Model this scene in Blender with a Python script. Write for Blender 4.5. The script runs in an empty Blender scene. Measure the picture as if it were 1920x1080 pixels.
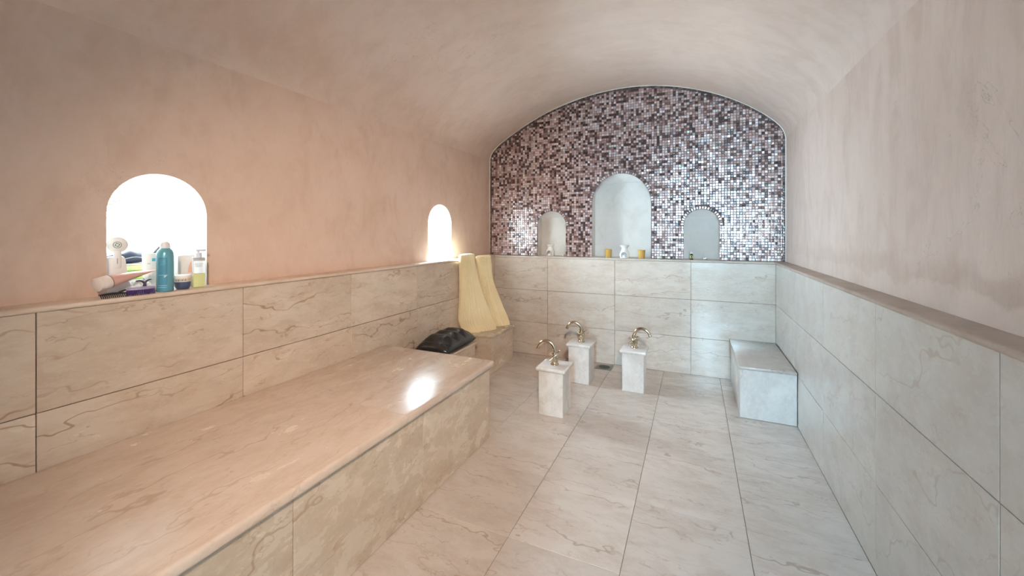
import bpy, bmesh, math, random
from mathutils import Vector, Matrix
random.seed(7)
R = math.radians
PI = math.pi
sc = bpy.context.scene
C = sc.collection

# ------------------------------------------------------------------ camera
F_PX, HORIZON, YAW, EYE = 763.67, 436.0, 0.4207, 1.25
cam_d = bpy.data.cameras.new('camera')
cam_d.sensor_width = 36.0
cam_d.lens = F_PX / 1920 * 36.0
cam_d.shift_y = -(540 - HORIZON) / 1920
cam_d.clip_start = 0.02
cam = bpy.data.objects.new('camera', cam_d)
C.objects.link(cam)
cam.location = (0, 0, EYE)
cam.rotation_euler = (R(90), 0, YAW)
sc.camera = cam

# ------------------------------------------------------------------ light
sc.view_settings.view_transform = 'Standard'
sc.view_settings.look = 'None'
sc.view_settings.gamma = 1.0
sc.view_settings.use_curve_mapping = False
sc.view_settings.exposure = 1.83
sc.cycles.use_denoising = True
sc.cycles.use_adaptive_sampling = True
sc.cycles.adaptive_threshold = 0.06
sc.cycles.max_bounces = 8
sc.cycles.diffuse_bounces = 6
sc.cycles.glossy_bounces = 3
sc.cycles.transmission_bounces = 6
sc.cycles.transparent_max_bounces = 8
sc.cycles.caustics_reflective = False
sc.cycles.caustics_refractive = False
sc.cycles.sample_clamp_indirect = 8

world = bpy.data.worlds.new('sky')
sc.world = world
world.use_nodes = True
bg = world.node_tree.nodes['Background']
bg.inputs['Color'].default_value = (0.80, 0.92, 1.0, 1)
bg.inputs['Strength'].default_value = 8.0

def area(name, loc, rot, sx, sy, power=0, col=(1, 1, 1), portal=False):
    l = bpy.data.lights.new(name, 'AREA')
    l.shape = 'RECTANGLE'
    l.size, l.size_y = sx, sy
    l.color = col
    l.energy = power
    if portal:
        l.cycles.is_portal = True
    o = bpy.data.objects.new(name, l)
    C.objects.link(o)
    o.location = loc
    o.rotation_euler = rot
    return o
# daylight in the near window is the sky itself (the portal only guides the sampling)
area('window_portal', (-2.44, 0.968, 1.25), (0, R(-90), 0), 0.52, 0.37, portal=True)
# area light added outside the far window to strengthen its daylight
area('far_window_daylight', (-2.46, 3.043, 1.26), (0, R(-90), 0), 0.48, 0.34, 40.0, (0.60, 0.84, 1.0))
# daylight standing in the outer doorway of the entry behind the camera
area('doorway_daylight', (0.27, -2.74, 1.52), (R(90), 0, 0), 0.17, 1.25, 64.0, (0.46, 0.78, 1.0))

# ------------------------------------------------------------------ helpers
def tag(o, label=None, cat=None, group=None, kind=None):
    if label: o['label'] = label
    if cat: o['category'] = cat
    if group: o['group'] = group
    if kind: o['kind'] = kind
    return o

def empty(name, loc=(0, 0, 0), rz=0, label=None, cat=None, group=None):
    o = bpy.data.objects.new(name, None)
    C.objects.link(o)
    o.location = loc
    o.rotation_euler = (0, 0, rz)
    o.empty_display_size = 0.05
    return tag(o, label, cat, group)

def link(name, me, mats, parent=None, smooth=False, loc=None):
    if not isinstance(mats, (list, tuple)):
        mats = [mats]
    if len(me.materials) == 0:
        for m in mats:
            me.materials.append(m)
    if smooth:
        for p in me.polygons:
            p.use_smooth = True
    o = bpy.data.objects.new(name, me)
    C.objects.link(o)
    if parent: o.parent = parent
    if loc: o.location = loc
    return o

class MB:
    def __init__(s):
        s.v, s.f, s.m = [], [], []
    def add(s, vs, fs, mi=0):
        b = len(s.v)
        s.v += [tuple(q) for q in vs]
        s.f += [tuple(b + i for i in f) for f in fs]
        s.m += [mi] * len(fs)
        return s
    def box(s, x0, x1, y0, y1, z0, z1, mi=0):
        vs = [(x, y, z) for z in (z0, z1) for y in (y0, y1) for x in (x0, x1)]
        return s.add(vs, [(0, 2, 3, 1), (4, 5, 7, 6), (0, 1, 5, 4), (2, 6, 7, 3), (0, 4, 6, 2), (1, 3, 7, 5)], mi)
    def quad(s, a, b, c, d, mi=0):
        return s.add([a, b, c, d], [(0, 1, 2, 3)], mi)
    def rings(s, rings, close=True, cap=True, mi=0):
        n = len(rings[0])
        vs = [p for r in rings for p in r]
        fs = []
        for i in range(len(rings) - 1):
            for j in range(n if close else n - 1):
                k = (j + 1) % n
                fs.append((i*n + j, i*n + k, (i+1)*n + k, (i+1)*n + j))
        if cap:
            fs.append(tuple(range(n - 1, -1, -1)))
            fs.append(tuple((len(rings)-1)*n + j for j in range(n)))
        return s.add(vs, fs, mi)
    def lathe(s, prof, n=24, o=(0, 0, 0), cap=True, mi=0, M=None):
        rs = []
        for r, z in prof:
            ring = []
            for j in range(n):
                p = Vector((r*math.cos(2*PI*j/n), r*math.sin(2*PI*j/n), z))
                if M: p = M @ p
                ring.append(p + Vector(o))
            rs.append(ring)
        return s.rings(rs, True, cap, mi)
    def tube(s, pts, rad, n=10, cap=True, mi=0):
        pts = [Vector(p) for p in pts]
        if not isinstance(rad, (list, tuple)): rad = [rad]*len(pts)
        rs = []
        up = None
        for i, p in enumerate(pts):
            t = (pts[min(i+1, len(pts)-1)] - pts[max(i-1, 0)]).normalized()
            if up is None:
                up = Vector((0, 0, 1)) if abs(t.z) < .9 else Vector((1, 0, 0))
            a = t.cross(up).normalized()
            b = a.cross(t).normalized()
            up = b
            rs.append([p + a*rad[i]*math.cos(2*PI*j/n) + b*rad[i]*math.sin(2*PI*j/n) for j in range(n)])
        return s.rings(rs, True, cap, mi)
    def ball(s, c, r, n=10, m=6, mi=0, sz=1.0):
        prof = [(max(r*math.sin(PI*i/m), 1e-5), -r*sz*math.cos(PI*i/m)) for i in range(m+1)]
        return s.lathe(prof, n, c, True, mi)
    def mesh(s, name):
        me = bpy.data.meshes.new(name)
        me.from_pydata(s.v, [], s.f)
        me.polygons.foreach_set('material_index', s.m)
        bm = bmesh.new(); bm.from_mesh(me)
        bmesh.ops.remove_doubles(bm, verts=bm.verts, dist=1e-6)
        bmesh.ops.recalc_face_normals(bm, faces=bm.faces)
        bm.to_mesh(me); bm.free()
        me.update()
        return me
    def build(s, name, mats, parent=None, smooth=False, loc=None, auto=None):
        o = link(name, s.mesh(name), mats, parent, smooth or auto is not None, loc)
        if auto is not None:
            sharp_edges(o.data, auto)
        return o

def sharp_edges(me, ang):
    bm = bmesh.new(); bm.from_mesh(me)
    for e in bm.edges:
        if len(e.link_faces) == 2 and e.calc_face_angle(0) > R(ang):
            e.smooth = False
    bm.to_mesh(me); bm.free()

def slab(name, x0, x1, y0, y1, z0, z1, mat, parent=None, bev=0.0012, seg=1, loc=None, sel=None):
    """a stone piece: box with eased edges"""
    bm = bmesh.new()
    bmesh.ops.create_cube(bm, size=1)
    for v in bm.verts:
        v.co = Vector((x0 if v.co.x < 0 else x1, y0 if v.co.y < 0 else y1, z0 if v.co.z < 0 else z1))
    if bev:
        es = [e for e in bm.edges if sel is None or sel(e.verts[0].co, e.verts[1].co)]
        bmesh.ops.bevel(bm, geom=es, offset=bev, segments=seg, affect='EDGES', profile=0.5)
    me = bpy.data.meshes.new(name)
    bm.to_mesh(me); bm.free()
    if seg > 1:
        for p in me.polygons: p.use_smooth = True
        sharp_edges(me, 40)
    return link(name, me, mat, parent, loc=loc)

def extrude_profile(name, prof, axis, a, b, mat, parent=None, auto=30, n=1):
    """closed 2D profile swept along an axis; prof given in the two other axes, in x,y,z order"""
    rs = []
    for i in range(n + 1):
        t = a + (b - a)*i/n
        rs.append([(t, p, q) if axis == 'x' else (p, t, q) if axis == 'y' else (p, q, t) for p, q in prof])
    return MB().rings(rs).build(name, mat, parent, auto=auto)

# ------------------------------------------------------------------ materials
class T:
    def __init__(s, name):
        s.mat = bpy.data.materials.new(name)
        s.mat.use_nodes = True
        s.nt = s.mat.node_tree
        s.b = s.nt.nodes['Principled BSDF']
        s.out = s.nt.nodes['Material Output']
    def n(s, typ, **kw):
        nd = s.nt.nodes.new(typ)
        for k, v in kw.items():
            if k.startswith('_'):
                setattr(nd, k[1:], v)
            else:
                key = k.replace('__', ' ')
                sock = nd.inputs[int(key[1:])] if key[0] == 'i' and key[1:].isdigit() else nd.inputs[key]
                s.set(sock, v)
        return nd
    def set(s, sock, v):
        if isinstance(v, bpy.types.NodeSocket):
            s.nt.links.new(v, sock)
        else:
            if sock.type == 'RGBA' and len(v) == 3: v = (*v, 1)
            sock.default_value = v
    def bs(s, **kw):
        for k, v in kw.items():
            s.set(s.b.inputs[k.replace('__', ' ')], v)
    def math(s, op, a, b=0.5, c=0.5, clamp=False):
        nd = s.n('ShaderNodeMath', _operation=op, _use_clamp=clamp)
        s.set(nd.inputs[0], a); s.set(nd.inputs[1], b)
        if op in ('MULTIPLY_ADD',): s.set(nd.inputs[2], c)
        return nd.outputs[0]
    def mix(s, f, a, b):
        nd = s.n('ShaderNodeMix', _data_type='RGBA')
        s.set(nd.inputs[0], f); s.set(nd.inputs[6], a); s.set(nd.inputs[7], b)
        return nd.outputs[2]
    def ss(s, v, lo, hi, a=0.0, b=1.0):
        nd = s.n('ShaderNodeMapRange', _interpolation_type='SMOOTHSTEP')
        for i, q in enumerate((v, lo, hi, a, b)): s.set(nd.inputs[i], q)
        return nd.outputs[0]
    def noise(s, vec, scale, detail=4, rough=0.55, dist=0.0):
        nd = s.n('ShaderNodeTexNoise')
        s.set(nd.inputs['Vector'], vec)
        for k, v in (('Scale', scale), ('Detail', detail), ('Roughness', rough), ('Distortion', dist)):
            nd.inputs[k].default_value = v
        return nd.outputs[0]
    def pos(s, scale=(1, 1, 1), rot=(0, 0, 0), jitter=False):
        p = s.n('ShaderNodeNewGeometry').outputs['Position']
        if jitter:
            oi = s.n('ShaderNodeObjectInfo').outputs['Random']
            v = s.n('ShaderNodeCombineXYZ')
            for i, k in enumerate((37.0, 53.0, 71.0)):
                s.set(v.inputs[i], s.math('MULTIPLY', oi, k))
            a = s.n('ShaderNodeVectorMath', _operation='ADD')
            s.set(a.inputs[0], p); s.set(a.inputs[1], v.outputs[0])
            p = a.outputs[0]
        m = s.n('ShaderNodeMapping')
        s.set(m.inputs['Vector'], p)
        m.inputs['Scale'].default_value = scale
        m.inputs['Rotation'].default_value = rot
        return m.outputs[0]
    def bump(s, h, strength, dist=0.01):
        nd = s.n('ShaderNodeBump')
        s.set(nd.inputs['Height'], h)
        nd.inputs['Strength'].default_value = strength
        nd.inputs['Distance'].default_value = dist
        s.nt.links.new(nd.outputs[0], s.b.inputs['Normal'])

def plain(name, col, rough=0.5, metal=0.0, **kw):
    t = T(name)
    t.bs(Base__Color=col, Roughness=rough, Metallic=metal, **kw)
    return t.mat

def marble(name, base, pale, vein, stretch, rough=0.22, vein_amt=0.6, rot=(0, 0, 0), band='Z'):
    t = T(name)
    p = t.pos(stretch, rot, jitter=True)
    cloud = t.noise(p, 1.8, 5, 0.6, 0.3)
    mottle = t.noise(p, 7.0, 5, 0.68, 0.3)
    fine = t.noise(p, 34.0, 3, 0.7)
    col = t.mix(t.ss(cloud, 0.3, 0.7), base, pale)
    mid = tuple((x*0.74 + v*0.26) for x, v in zip(base, vein))
    col = t.mix(t.math('MULTIPLY', t.ss(mottle, 0.34, 0.62, 1.0, 0.0), 0.8), col, mid)
    col = t.mix(t.math('MULTIPLY', t.ss(fine, 0.48, 0.70), 0.42), col, pale)
    # thin broken veins that run with the bed of the stone
    def veins(scale, dist, width, lo, hi, pn):
        w = t.n('ShaderNodeTexWave', _wave_type='BANDS', _bands_direction=band, _wave_profile='SIN')
        t.set(w.inputs['Vector'], p)
        for k, v in (('Scale', scale), ('Distortion', dist), ('Detail', 4.0), ('Detail Scale', 1.6), ('Detail Roughness', 0.68)):
            w.inputs[k].default_value = v
        line = t.ss(w.outputs['Fac'], 1.0 - width, 1.0)
        return t.math('MULTIPLY', line, t.ss(t.noise(p, pn, 4, 0.6), lo, hi))
    v1 = veins(1.3, 9.0, 0.013, 0.42, 0.62, 2.6)
    v2 = veins(3.6, 12.0, 0.035, 0.44, 0.62, 6.0)
    amt = t.math('MAXIMUM', v1, t.math('MULTIPLY', v2, 0.65))
    col = t.mix(t.math('MULTIPLY', amt, vein_amt), col, vein)
    # whole-tile tone difference
    oi = t.n('ShaderNodeObjectInfo').outputs['Random']
    hsv = t.n('ShaderNodeHueSaturation')
    t.set(hsv.inputs['Value'], t.math('MULTIPLY_ADD', oi, 0.10, 0.95))
    t.set(hsv.inputs['Color'], col)
    t.bs(Base__Color=hsv.outputs[0], Roughness=t.ss(mottle, 0.3, 0.7, rough*0.9, rough*1.15))
    t.bs(Specular__IOR__Level=0.55)
    t.bump(t.noise(t.pos((1, 1, 1)), 4.0, 2), 0.05, 0.01)
    return t.mat

def plaster(name, a, b, c, streak, rough=0.55, damp=False, ends=None):
    t = T(name)
    p0 = t.pos()
    ps = t.pos(streak)
    big = t.noise(p0, 1.3, 5, 0.6, 0.4)
    st = t.noise(ps, 5.0, 4, 0.65, 0.5)
    mid = t.noise(p0, 7.0, 3, 0.6)
    fine = t.noise(ps, 22.0, 3, 0.6)
    col = t.mix(t.ss(big, 0.3, 0.7), a, b)
    col = t.mix(t.math('MULTIPLY', t.ss(st, 0.42, 0.72), 0.55), col, c)
    col = t.mix(t.math('MULTIPLY', t.ss(mid, 0.5, 0.75), 0.5), col, b)
    blot = t.noise(ps, 11.0, 3, 0.7, 0.8)
    col = t.mix(t.math('MULTIPLY', t.ss(blot, 0.52, 0.70), 0.38), col, b)
    col = t.mix(t.math('MULTIPLY', t.ss(fine, 0.54, 0.74), 0.22), col, c)
    if ends:      # the wall plaster runs on over the haunches of the vault
        sx = t.n('ShaderNodeSeparateXYZ'); t.set(sx.inputs[0], p0)
        wob = t.math('MULTIPLY_ADD', big, 0.5, -0.25)
        xx = t.math('ADD', sx.outputs[0], wob)
        lo_ = t.mix(t.ss(st, 0.35, 0.7), ends[0][1], ends[0][0]); hi_ = t.mix(t.ss(st, 0.35, 0.7), ends[1][1], ends[1][0])
        col = t.mix(t.ss(xx, -1.95, -1.25, 1.0, 0.0), col, lo_)
        col = t.mix(t.ss(xx, 0.05, 0.60), col, hi_)
    # hair cracks
    cw = t.noise(p0, 1.6, 6, 0.62, 0.6)
    crack = t.ss(t.math('ABSOLUTE', t.math('SUBTRACT', cw, 0.5)), 0.0, 0.0026, 1.0, 0.0)
    cm = t.ss(t.noise(p0, 0.9, 2), 0.56, 0.66)
    col = t.mix(t.math('MULTIPLY', t.math('MULTIPLY', crack, cm), 0.45), col, tuple(x*0.45 for x in a))
    # specks
    sp = t.n('ShaderNodeTexVoronoi'); t.set(sp.inputs['Vector'], p0); sp.inputs['Scale'].default_value = 9.0
    spm = t.math('MULTIPLY', t.ss(sp.outputs['Distance'], 0.018, 0.045, 1.0, 0.0), t.ss(t.noise(p0, 3.0, 1), 0.55, 0.65))
    col = t.mix(t.math('MULTIPLY', spm, 0.5), col, tuple(x*0.4 for x in a))
    if damp:
        sep = t.n('ShaderNodeSeparateXYZ'); t.set(sep.inputs[0], p0)
        z, y = sep.outputs[2], sep.outputs[1]
        n1 = t.noise(t.pos((1, 1.8, 1.8)), 2.6, 5, 0.55, 0.2)
        lo = t.math('MULTIPLY_ADD', n1, 0.20, 0.98)
        hi = t.math('MULTIPLY_ADD', t.noise(t.pos((1, 1.3, 1.3)), 2.4, 6, 0.6), 0.34, 1.02)
        up = t.math('SUBTRACT', z, lo)
        dn = t.math('SUBTRACT', hi, z)
        m = t.math('MULTIPLY', t.ss(up, 0.0, 0.02), t.ss(dn, 0.0, 0.07))
        n2 = t.ss(t.noise(p0, 5.0, 4), 0.33, 0.6, 0.35, 1.0)
        near = t.ss(y, 0.9, 3.6, 1.0, 0.35)
        m = t.math('MULTIPLY', t.math('MULTIPLY', m, n2), near)
        col = t.mix(t.math('MULTIPLY', m, 0.62), col, (0.36, 0.25, 0.195))
    t.bs(Base__Color=col, Roughness=t.ss(st, 0.3, 0.7, rough*0.8, rough*1.15), Specular__IOR__Level=0.4)
    h = t.math('ADD', t.math('MULTIPLY', st, 1.0), t.math('MULTIPLY', fine, 0.35))
    t.bump(h, 0.16, 0.012)
    return t.mat

PL_A, PL_B, PL_C = (0.645, 0.465, 0.37), (0.70, 0.525, 0.435), (0.56, 0.385, 0.29)
M_PL_LEFT = plaster('pink_plaster', PL_A, PL_B, PL_C, (1, 1.3, 0.8))
M_PL_CEIL = plaster('pink_plaster_vault', (0.72, 0.555, 0.46), (0.77, 0.61, 0.52), (0.66, 0.49, 0.395), (0.5, 1.4, 1.4), 0.42, ends=((PL_A, PL_B), ((0.54, 0.415, 0.345), (0.60, 0.475, 0.405))))
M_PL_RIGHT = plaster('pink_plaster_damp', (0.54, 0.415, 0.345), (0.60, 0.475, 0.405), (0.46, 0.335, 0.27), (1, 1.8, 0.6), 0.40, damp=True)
M_WHITE_PL = plaster('white_plaster', (0.84, 0.83, 0.81), (0.88, 0.87, 0.86), (0.80, 0.785, 0.76), (1, 1, 0.8), 0.6)
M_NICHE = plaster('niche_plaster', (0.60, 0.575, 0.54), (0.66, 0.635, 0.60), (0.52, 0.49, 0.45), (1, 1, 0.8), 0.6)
M_REVEAL = plaster('reveal_plaster', (0.80, 0.78, 0.76), (0.84, 0.82, 0.80), (0.76, 0.73, 0.70), (1, 1, 1), 0.6)
M_GROUT = plain('grout_brown', (0.20, 0.13, 0.085), 0.9)
M_GROUT_PALE = plain('grout_pale', (0.34, 0.27, 0.21), 0.9)
M_GROUT_MOS = plain('grout_mosaic', (0.15, 0.11, 0.105), 0.85)
VEIN = (0.30, 0.185, 0.11)
M_MAR_LEFT = marble('marble_cream_left', (0.545, 0.44, 0.35), (0.61, 0.515, 0.425), VEIN, (1, 0.7, 1.6), 0.24, 0.75, (R(-10), 0, 0))
M_MAR_BACK = marble('marble_cream_back', (0.55, 0.475, 0.41), (0.62, 0.56, 0.50), (0.33, 0.22, 0.15), (0.7, 1, 1.6), 0.13, 0.55, (0, R(7), 0))
M_MAR_RIGHT = marble('marble_cream_right', (0.465, 0.415, 0.375), (0.515, 0.47, 0.43), (0.36, 0.28, 0.225), (1, 0.9, 1.2), 0.16, 0.5, (R(35), 0, 0))
M_MAR_FLOOR = marble('marble_cream_floor', (0.54, 0.47, 0.42), (0.59, 0.53, 0.485), (0.33, 0.235, 0.175), (0.8, 1.5, 1), 0.22, 0.6, (0, 0, R(12)), 'Y')
M_MAR_BENCH = marble('marble_cream_bench', (0.60, 0.475, 0.39), (0.65, 0.54, 0.46), (0.40, 0.265, 0.18), (1.4, 0.7, 1), 0.24, 0.45, (0, 0, R(-22)), 'X')
M_MAR_FRONT = marble('marble_cream_front', (0.515, 0.42, 0.325), (0.59, 0.51, 0.42), (0.31, 0.21, 0.135), (1, 0.8, 1.3), 0.26, 0.6, (R(-28), 0, 0))
M_MAR_WHITE = marble('marble_white', (0.62, 0.585, 0.55), (0.73, 0.71, 0.69), (0.44, 0.36, 0.32), (1.3, 1.3, 0.9), 0.2, 0.5, (R(40), R(30), 0))
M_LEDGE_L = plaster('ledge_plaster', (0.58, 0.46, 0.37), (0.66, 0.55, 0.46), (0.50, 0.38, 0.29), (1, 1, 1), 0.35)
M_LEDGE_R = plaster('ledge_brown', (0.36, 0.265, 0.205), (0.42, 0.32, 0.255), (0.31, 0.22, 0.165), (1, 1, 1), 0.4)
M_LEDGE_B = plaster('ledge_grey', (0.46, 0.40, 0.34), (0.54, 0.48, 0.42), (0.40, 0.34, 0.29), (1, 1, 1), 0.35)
M_BEAD = plain('white_bead', (0.70, 0.64, 0.58), 0.5)

def mosaic_mat():
    t = T('mosaic_glass')
    at = t.n('ShaderNodeVertexColor'); at.layer_name = 'tile_colour'
    p = t.pos((1, 1, 1))
    n = t.noise(p, 60.0, 3, 0.6, 1.5)
    col = t.mix(t.math('MULTIPLY', t.ss(n, 0.5, 0.75), 0.12), at.outputs[0], (0.45, 0.36, 0.36))
    t.bs(Base__Color=col, Roughness=0.28, Metallic=0.25, Specular__IOR__Level=0.8, Coat__Weight=0.7, Coat__Roughness=0.2)
    t.bump(t.noise(p, 70.0, 2), 0.16, 0.004)
    return t.mat
M_MOS = mosaic_mat()

# ------------------------------------------------------------------ room dimensions (metres)
XLW, XRW, YBW = -2.06, 0.695, 4.0          # plaster wall planes, mosaic wall plane
XLD, XRD, YBD = -1.955, 0.608, 3.9125      # faces of the marble dado
YF = -0.95                                 # wall behind the camera
ZC = (0.327, 0.660, 0.990)                 # course joints of the dado
ZLT = 1.008                                # top of the ledge
XB, XBT, YBE, ZB, ZBS = -1.140, -1.114, 2.214, 0.470, 0.432   # bench
J = 0.0014                                 # half joint

prof_raw = [(-2.06, 2.045), (-2.045, 2.10), (-2.012, 2.148), (-1.936, 2.214), (-1.771, 2.316), (-1.562, 2.424), (-1.367, 2.505),
            (-1.157, 2.568), (-0.976, 2.608), (-0.766, 2.634), (-0.565, 2.639), (-0.405, 2.630), (-0.245, 2.606), (-0.096, 2.571),
            (0.049, 2.525), (0.194, 2.466), (0.329, 2.397), (0.461, 2.313), (0.565, 2.232), (0.641, 2.157), (0.678, 2.10), (0.695, 2.04)]
def catmull(P, k=4):
    out = []
    for i in range(len(P) - 1):
        p0, p1, p2, p3 = (Vector(P[max(i-1, 0)]), Vector(P[i]), Vector(P[i+1]), Vector(P[min(i+2, len(P)-1)]))
        for j in range(k):
            t = j/k
            out.append(0.5*((2*p1) + (p2-p0)*t + (2*p0-5*p1+4*p2-p3)*t*t + (3*p1-p0-3*p2+p3)*t**3))
    out.append(Vector(P[-1]))
    return out
PROF = catmull(prof_raw)
def ztop(x):
    if x <= PROF[0].x: return PROF[0].y
    for a, b in zip(PROF, PROF[1:]):
        if a.x <= x <= b.x + 1e-9:
            return a.y + (b.y-a.y)*(x-a.x)/max(b.x-a.x, 1e-9)
    return PROF[-1].y

def arch_pts(a, b, zs, za, n=24):
    c, h = (a+b)/2, (b-a)/2
    return [(c - h*math.cos(PI*i/n), zs + (za-zs)*math.sin(PI*i/n)) for i in range(n+1)]

def struct(o):
    o['kind'] = 'structure'
    return o

# ---- ceiling: barrel vault
NY = 24
rings = [[(p.x, YF + (YBW-YF)*i/NY, p.y) for p in PROF] for i in range(NY+1)]
ceiling = struct(MB().rings(rings, close=False, cap=False).build('ceiling', M_PL_CEIL, smooth=True))

# ---- left wall with two deep arched windows
WIN = [(0.792, 1.144, 1.325, 1.4965), (2.865, 3.221, 1.325, 1.4965)]
XWO = -2.42
mb = MB()
ys = YF
for (a, b, zs, za) in WIN:
    mb.quad((XLW, ys, 0.98), (XLW, a, 0.98), (XLW, a, PROF[0].y), (XLW, ys, PROF[0].y))
    ap = arch_pts(a, b, zs, za)
    for (p, q), (r, s_) in zip(ap, ap[1:]):
        mb.quad((XLW, p, q), (XLW, r, s_), (XLW, r, PROF[0].y), (XLW, p, PROF[0].y))
    ys = b
mb.quad((XLW, ys, 0.98), (XLW, YBW, 0.98), (XLW, YBW, PROF[0].y), (XLW, ys, PROF[0].y))
# plinth that carries the dado
mb.box(XLW, XLD - 0.012, YF, YBD + 0.0118, 0, 0.989, 1)
wall_left = struct(mb.build('wall_left', [M_PL_LEFT, M_GROUT]))

M_GLASS = T('window_glass')
tr = M_GLASS.n('ShaderNodeBsdfTransparent')
gl = M_GLASS.n('ShaderNodeBsdfGlossy'); gl.inputs['Roughness'].default_value = 0.03
df = M_GLASS.n('ShaderNodeBsdfTranslucent'); df.inputs['Color'].default_value = (0.9, 0.92, 0.92, 1)
mx = M_GLASS.n('ShaderNodeMixShader'); mx.inputs[0].default_value = 0.06
M_GLASS.nt.links.new(tr.outputs[0], mx.inputs[1]); M_GLASS.nt.links.new(gl.outputs[0], mx.inputs[2])
mx2 = M_GLASS.n('ShaderNodeMixShader')
dust = M_GLASS.math('MULTIPLY', M_GLASS.ss(M_GLASS.noise(M_GLASS.pos(), 45.0, 5, 0.7), 0.45, 0.75), 0.35)
M_GLASS.set(mx2.inputs[0], dust)
M_GLASS.nt.links.new(mx.outputs[0], mx2.inputs[1]); M_GLASS.nt.links.new(df.outputs[0], mx2.inputs[2])
M_GLASS.nt.links.new(mx2.outputs[0], M_GLASS.out.inputs['Surface'])
M_GLASS = M_GLASS.mat
M_FRAME = plain('window_frame_paint', (0.80, 0.81, 0.80), 0.4)

for i, (a, b, zs, za) in enumerate(WIN):
    ap = [(a, ZLT)] + arch_pts(a, b, zs, za) + [(b, ZLT)]
    r0 = [(XLW, y, z) for y, z in ap]
    r1 = [(XWO, y, z) for y, z in ap]
    w = struct(MB().rings([r0, r1], close=False, cap=False).build('window_%d' % (i+1), M_REVEAL, auto=40))
    sl = MB().box(XWO - 0.02, XLW, a - 0.0, b + 0.0, ZLT - 0.02, ZLT).build('window_sill', M_REVEAL, w)
    # frame ring + pane at the outer face
    c, h = (a+b)/2, (b-a)/2
    inn = [(a + 0.018, ZLT + 0.018)] + arch_pts(a + 0.018, b - 0.018, zs, za - 0.018) + [(b - 0.018, ZLT + 0.018)]
    fr = MB()
    for x0 in (XWO - 0.03, XWO):
        for j in range(len(ap)):
            k = (j+1) % len(ap)
            fr.quad((x0, *ap[j]), (x0, *ap[k]), (x0, *inn[k]), (x0, *inn[j]))
    for j in range(len(inn)):
        k = (j+1) % len(inn)
        fr.quad((XWO - 0.03, *inn[j]), (XWO - 0.03, *inn[k]), (XWO, *inn[k]), (XWO, *inn[j]))
    fr.build('window_frame', M_FRAME, w)
    pn = MB().add([(XWO - 0.015, y, z) for y, z in inn], [tuple(range(len(inn)))])
    pn.build('window_pane', M_GLASS, w)

# ---- right wall
mb = MB()
mb.quad((XRW, YF, 0.98), (XRW, YBW, 0.98), (XRW, YBW, PROF[-1].y), (XRW, YF, PROF[-1].y))
mb.box(XRD + 0.012, XRW, YF, YBD + 0.0118, 0, 0.989, 1)
wall_right = struct(mb.build('wall_right', [M_PL_RIGHT, M_GROUT_PALE]))

# ---- back wall: mosaic field with three niches
NICHE = [(-1.494, -1.190, 1.318, 1.470, 0.15, 1.405), (-0.922, -0.368, 1.52, 1.819, 0.19, 1.752), (-0.087, 0.204, 1.314, 1.459, 0.15, 1.392)]
xs = {XLW, XRW}
arcs = []
for (a, b, zs, za, dp, zb) in NICHE:
    ap = arch_pts(a, b, zs, za, 28)
    arcs.append(ap)
    xs |= {p for p, q in ap}
xs |= {p.x for p in PROF}
xs = sorted(xs)
def niche_z(x):
    for ap in arcs:
        if ap[0][0] - 1e-9 <= x <= ap[-1][0] + 1e-9:
            for (p, q), (r, s_) in zip(ap, ap[1:]):
                if p - 1e-9 <= x <= r + 1e-9:
                    return q + (s_-q)*(x-p)/max(r-p, 1e-9)
    return None
mb = MB()
for xa, xb in zip(xs, xs[1:]):
    if xb - xa < 1e-6: continue
    xm = (xa+xb)/2
    if niche_z(xm) is not None:
        za_, zb_ = niche_z(xa + 1e-7), niche_z(xb - 1e-7)
    else:
        za_ = zb_ = 0.98
    mb.quad((xa, YBW, za_), (xb, YBW, zb_), (xb, YBW, ztop(xb)), (xa, YBW, ztop(xa)))
mb.box(XLW, XRW, YBD + 0.012, YBW, 0, 0.989, 1)
wall_back = struct(mb.build('wall_back', [M_GROUT_MOS, M_GROUT_PALE]))
for (a, b, zs, za, dp, zb), ap in zip(NICHE, arcs):
    m = MB()
    y0, y1 = YBW, YBW + dp
    pts = [(a, ZLT)] + ap + [(b, ZLT)]
    # arched lip, 18 mm thick
    m.rings([[(x, y0, z) for x, z in pts], [(x, y0 + 0.018, z) for x, z in pts]], close=False, cap=False)
    ya = y0 + 0.018
    e = 0.012
    zt = za + 0.012
    for X, sgn in ((a - e, 1), (b + e, -1)):
        m.quad((X, ya, ZLT - 0.001), (X, y1, ZLT - 0.001), (X, y1, zb), (X, ya, zt))
    # back side of the lip
    for (p, q), (r, s_) in zip(ap, ap[1:]):
        m.quad((p, ya, q), (r, ya, s_), (r, ya, zt + 0.001), (p, ya, zt + 0.001))
    m.quad((a - e, y1, ZLT - 0.001), (b + e, y1, ZLT - 0.001), (b + e, y1, zb), (a - e, y1, zb))
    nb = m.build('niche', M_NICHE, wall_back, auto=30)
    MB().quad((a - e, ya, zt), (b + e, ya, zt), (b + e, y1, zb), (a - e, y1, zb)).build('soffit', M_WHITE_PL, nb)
    MB().box(a - e, b + e, y0, y1, ZLT - 0.02, ZLT).build('niche_floor', M_LEDGE_B, nb)

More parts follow.
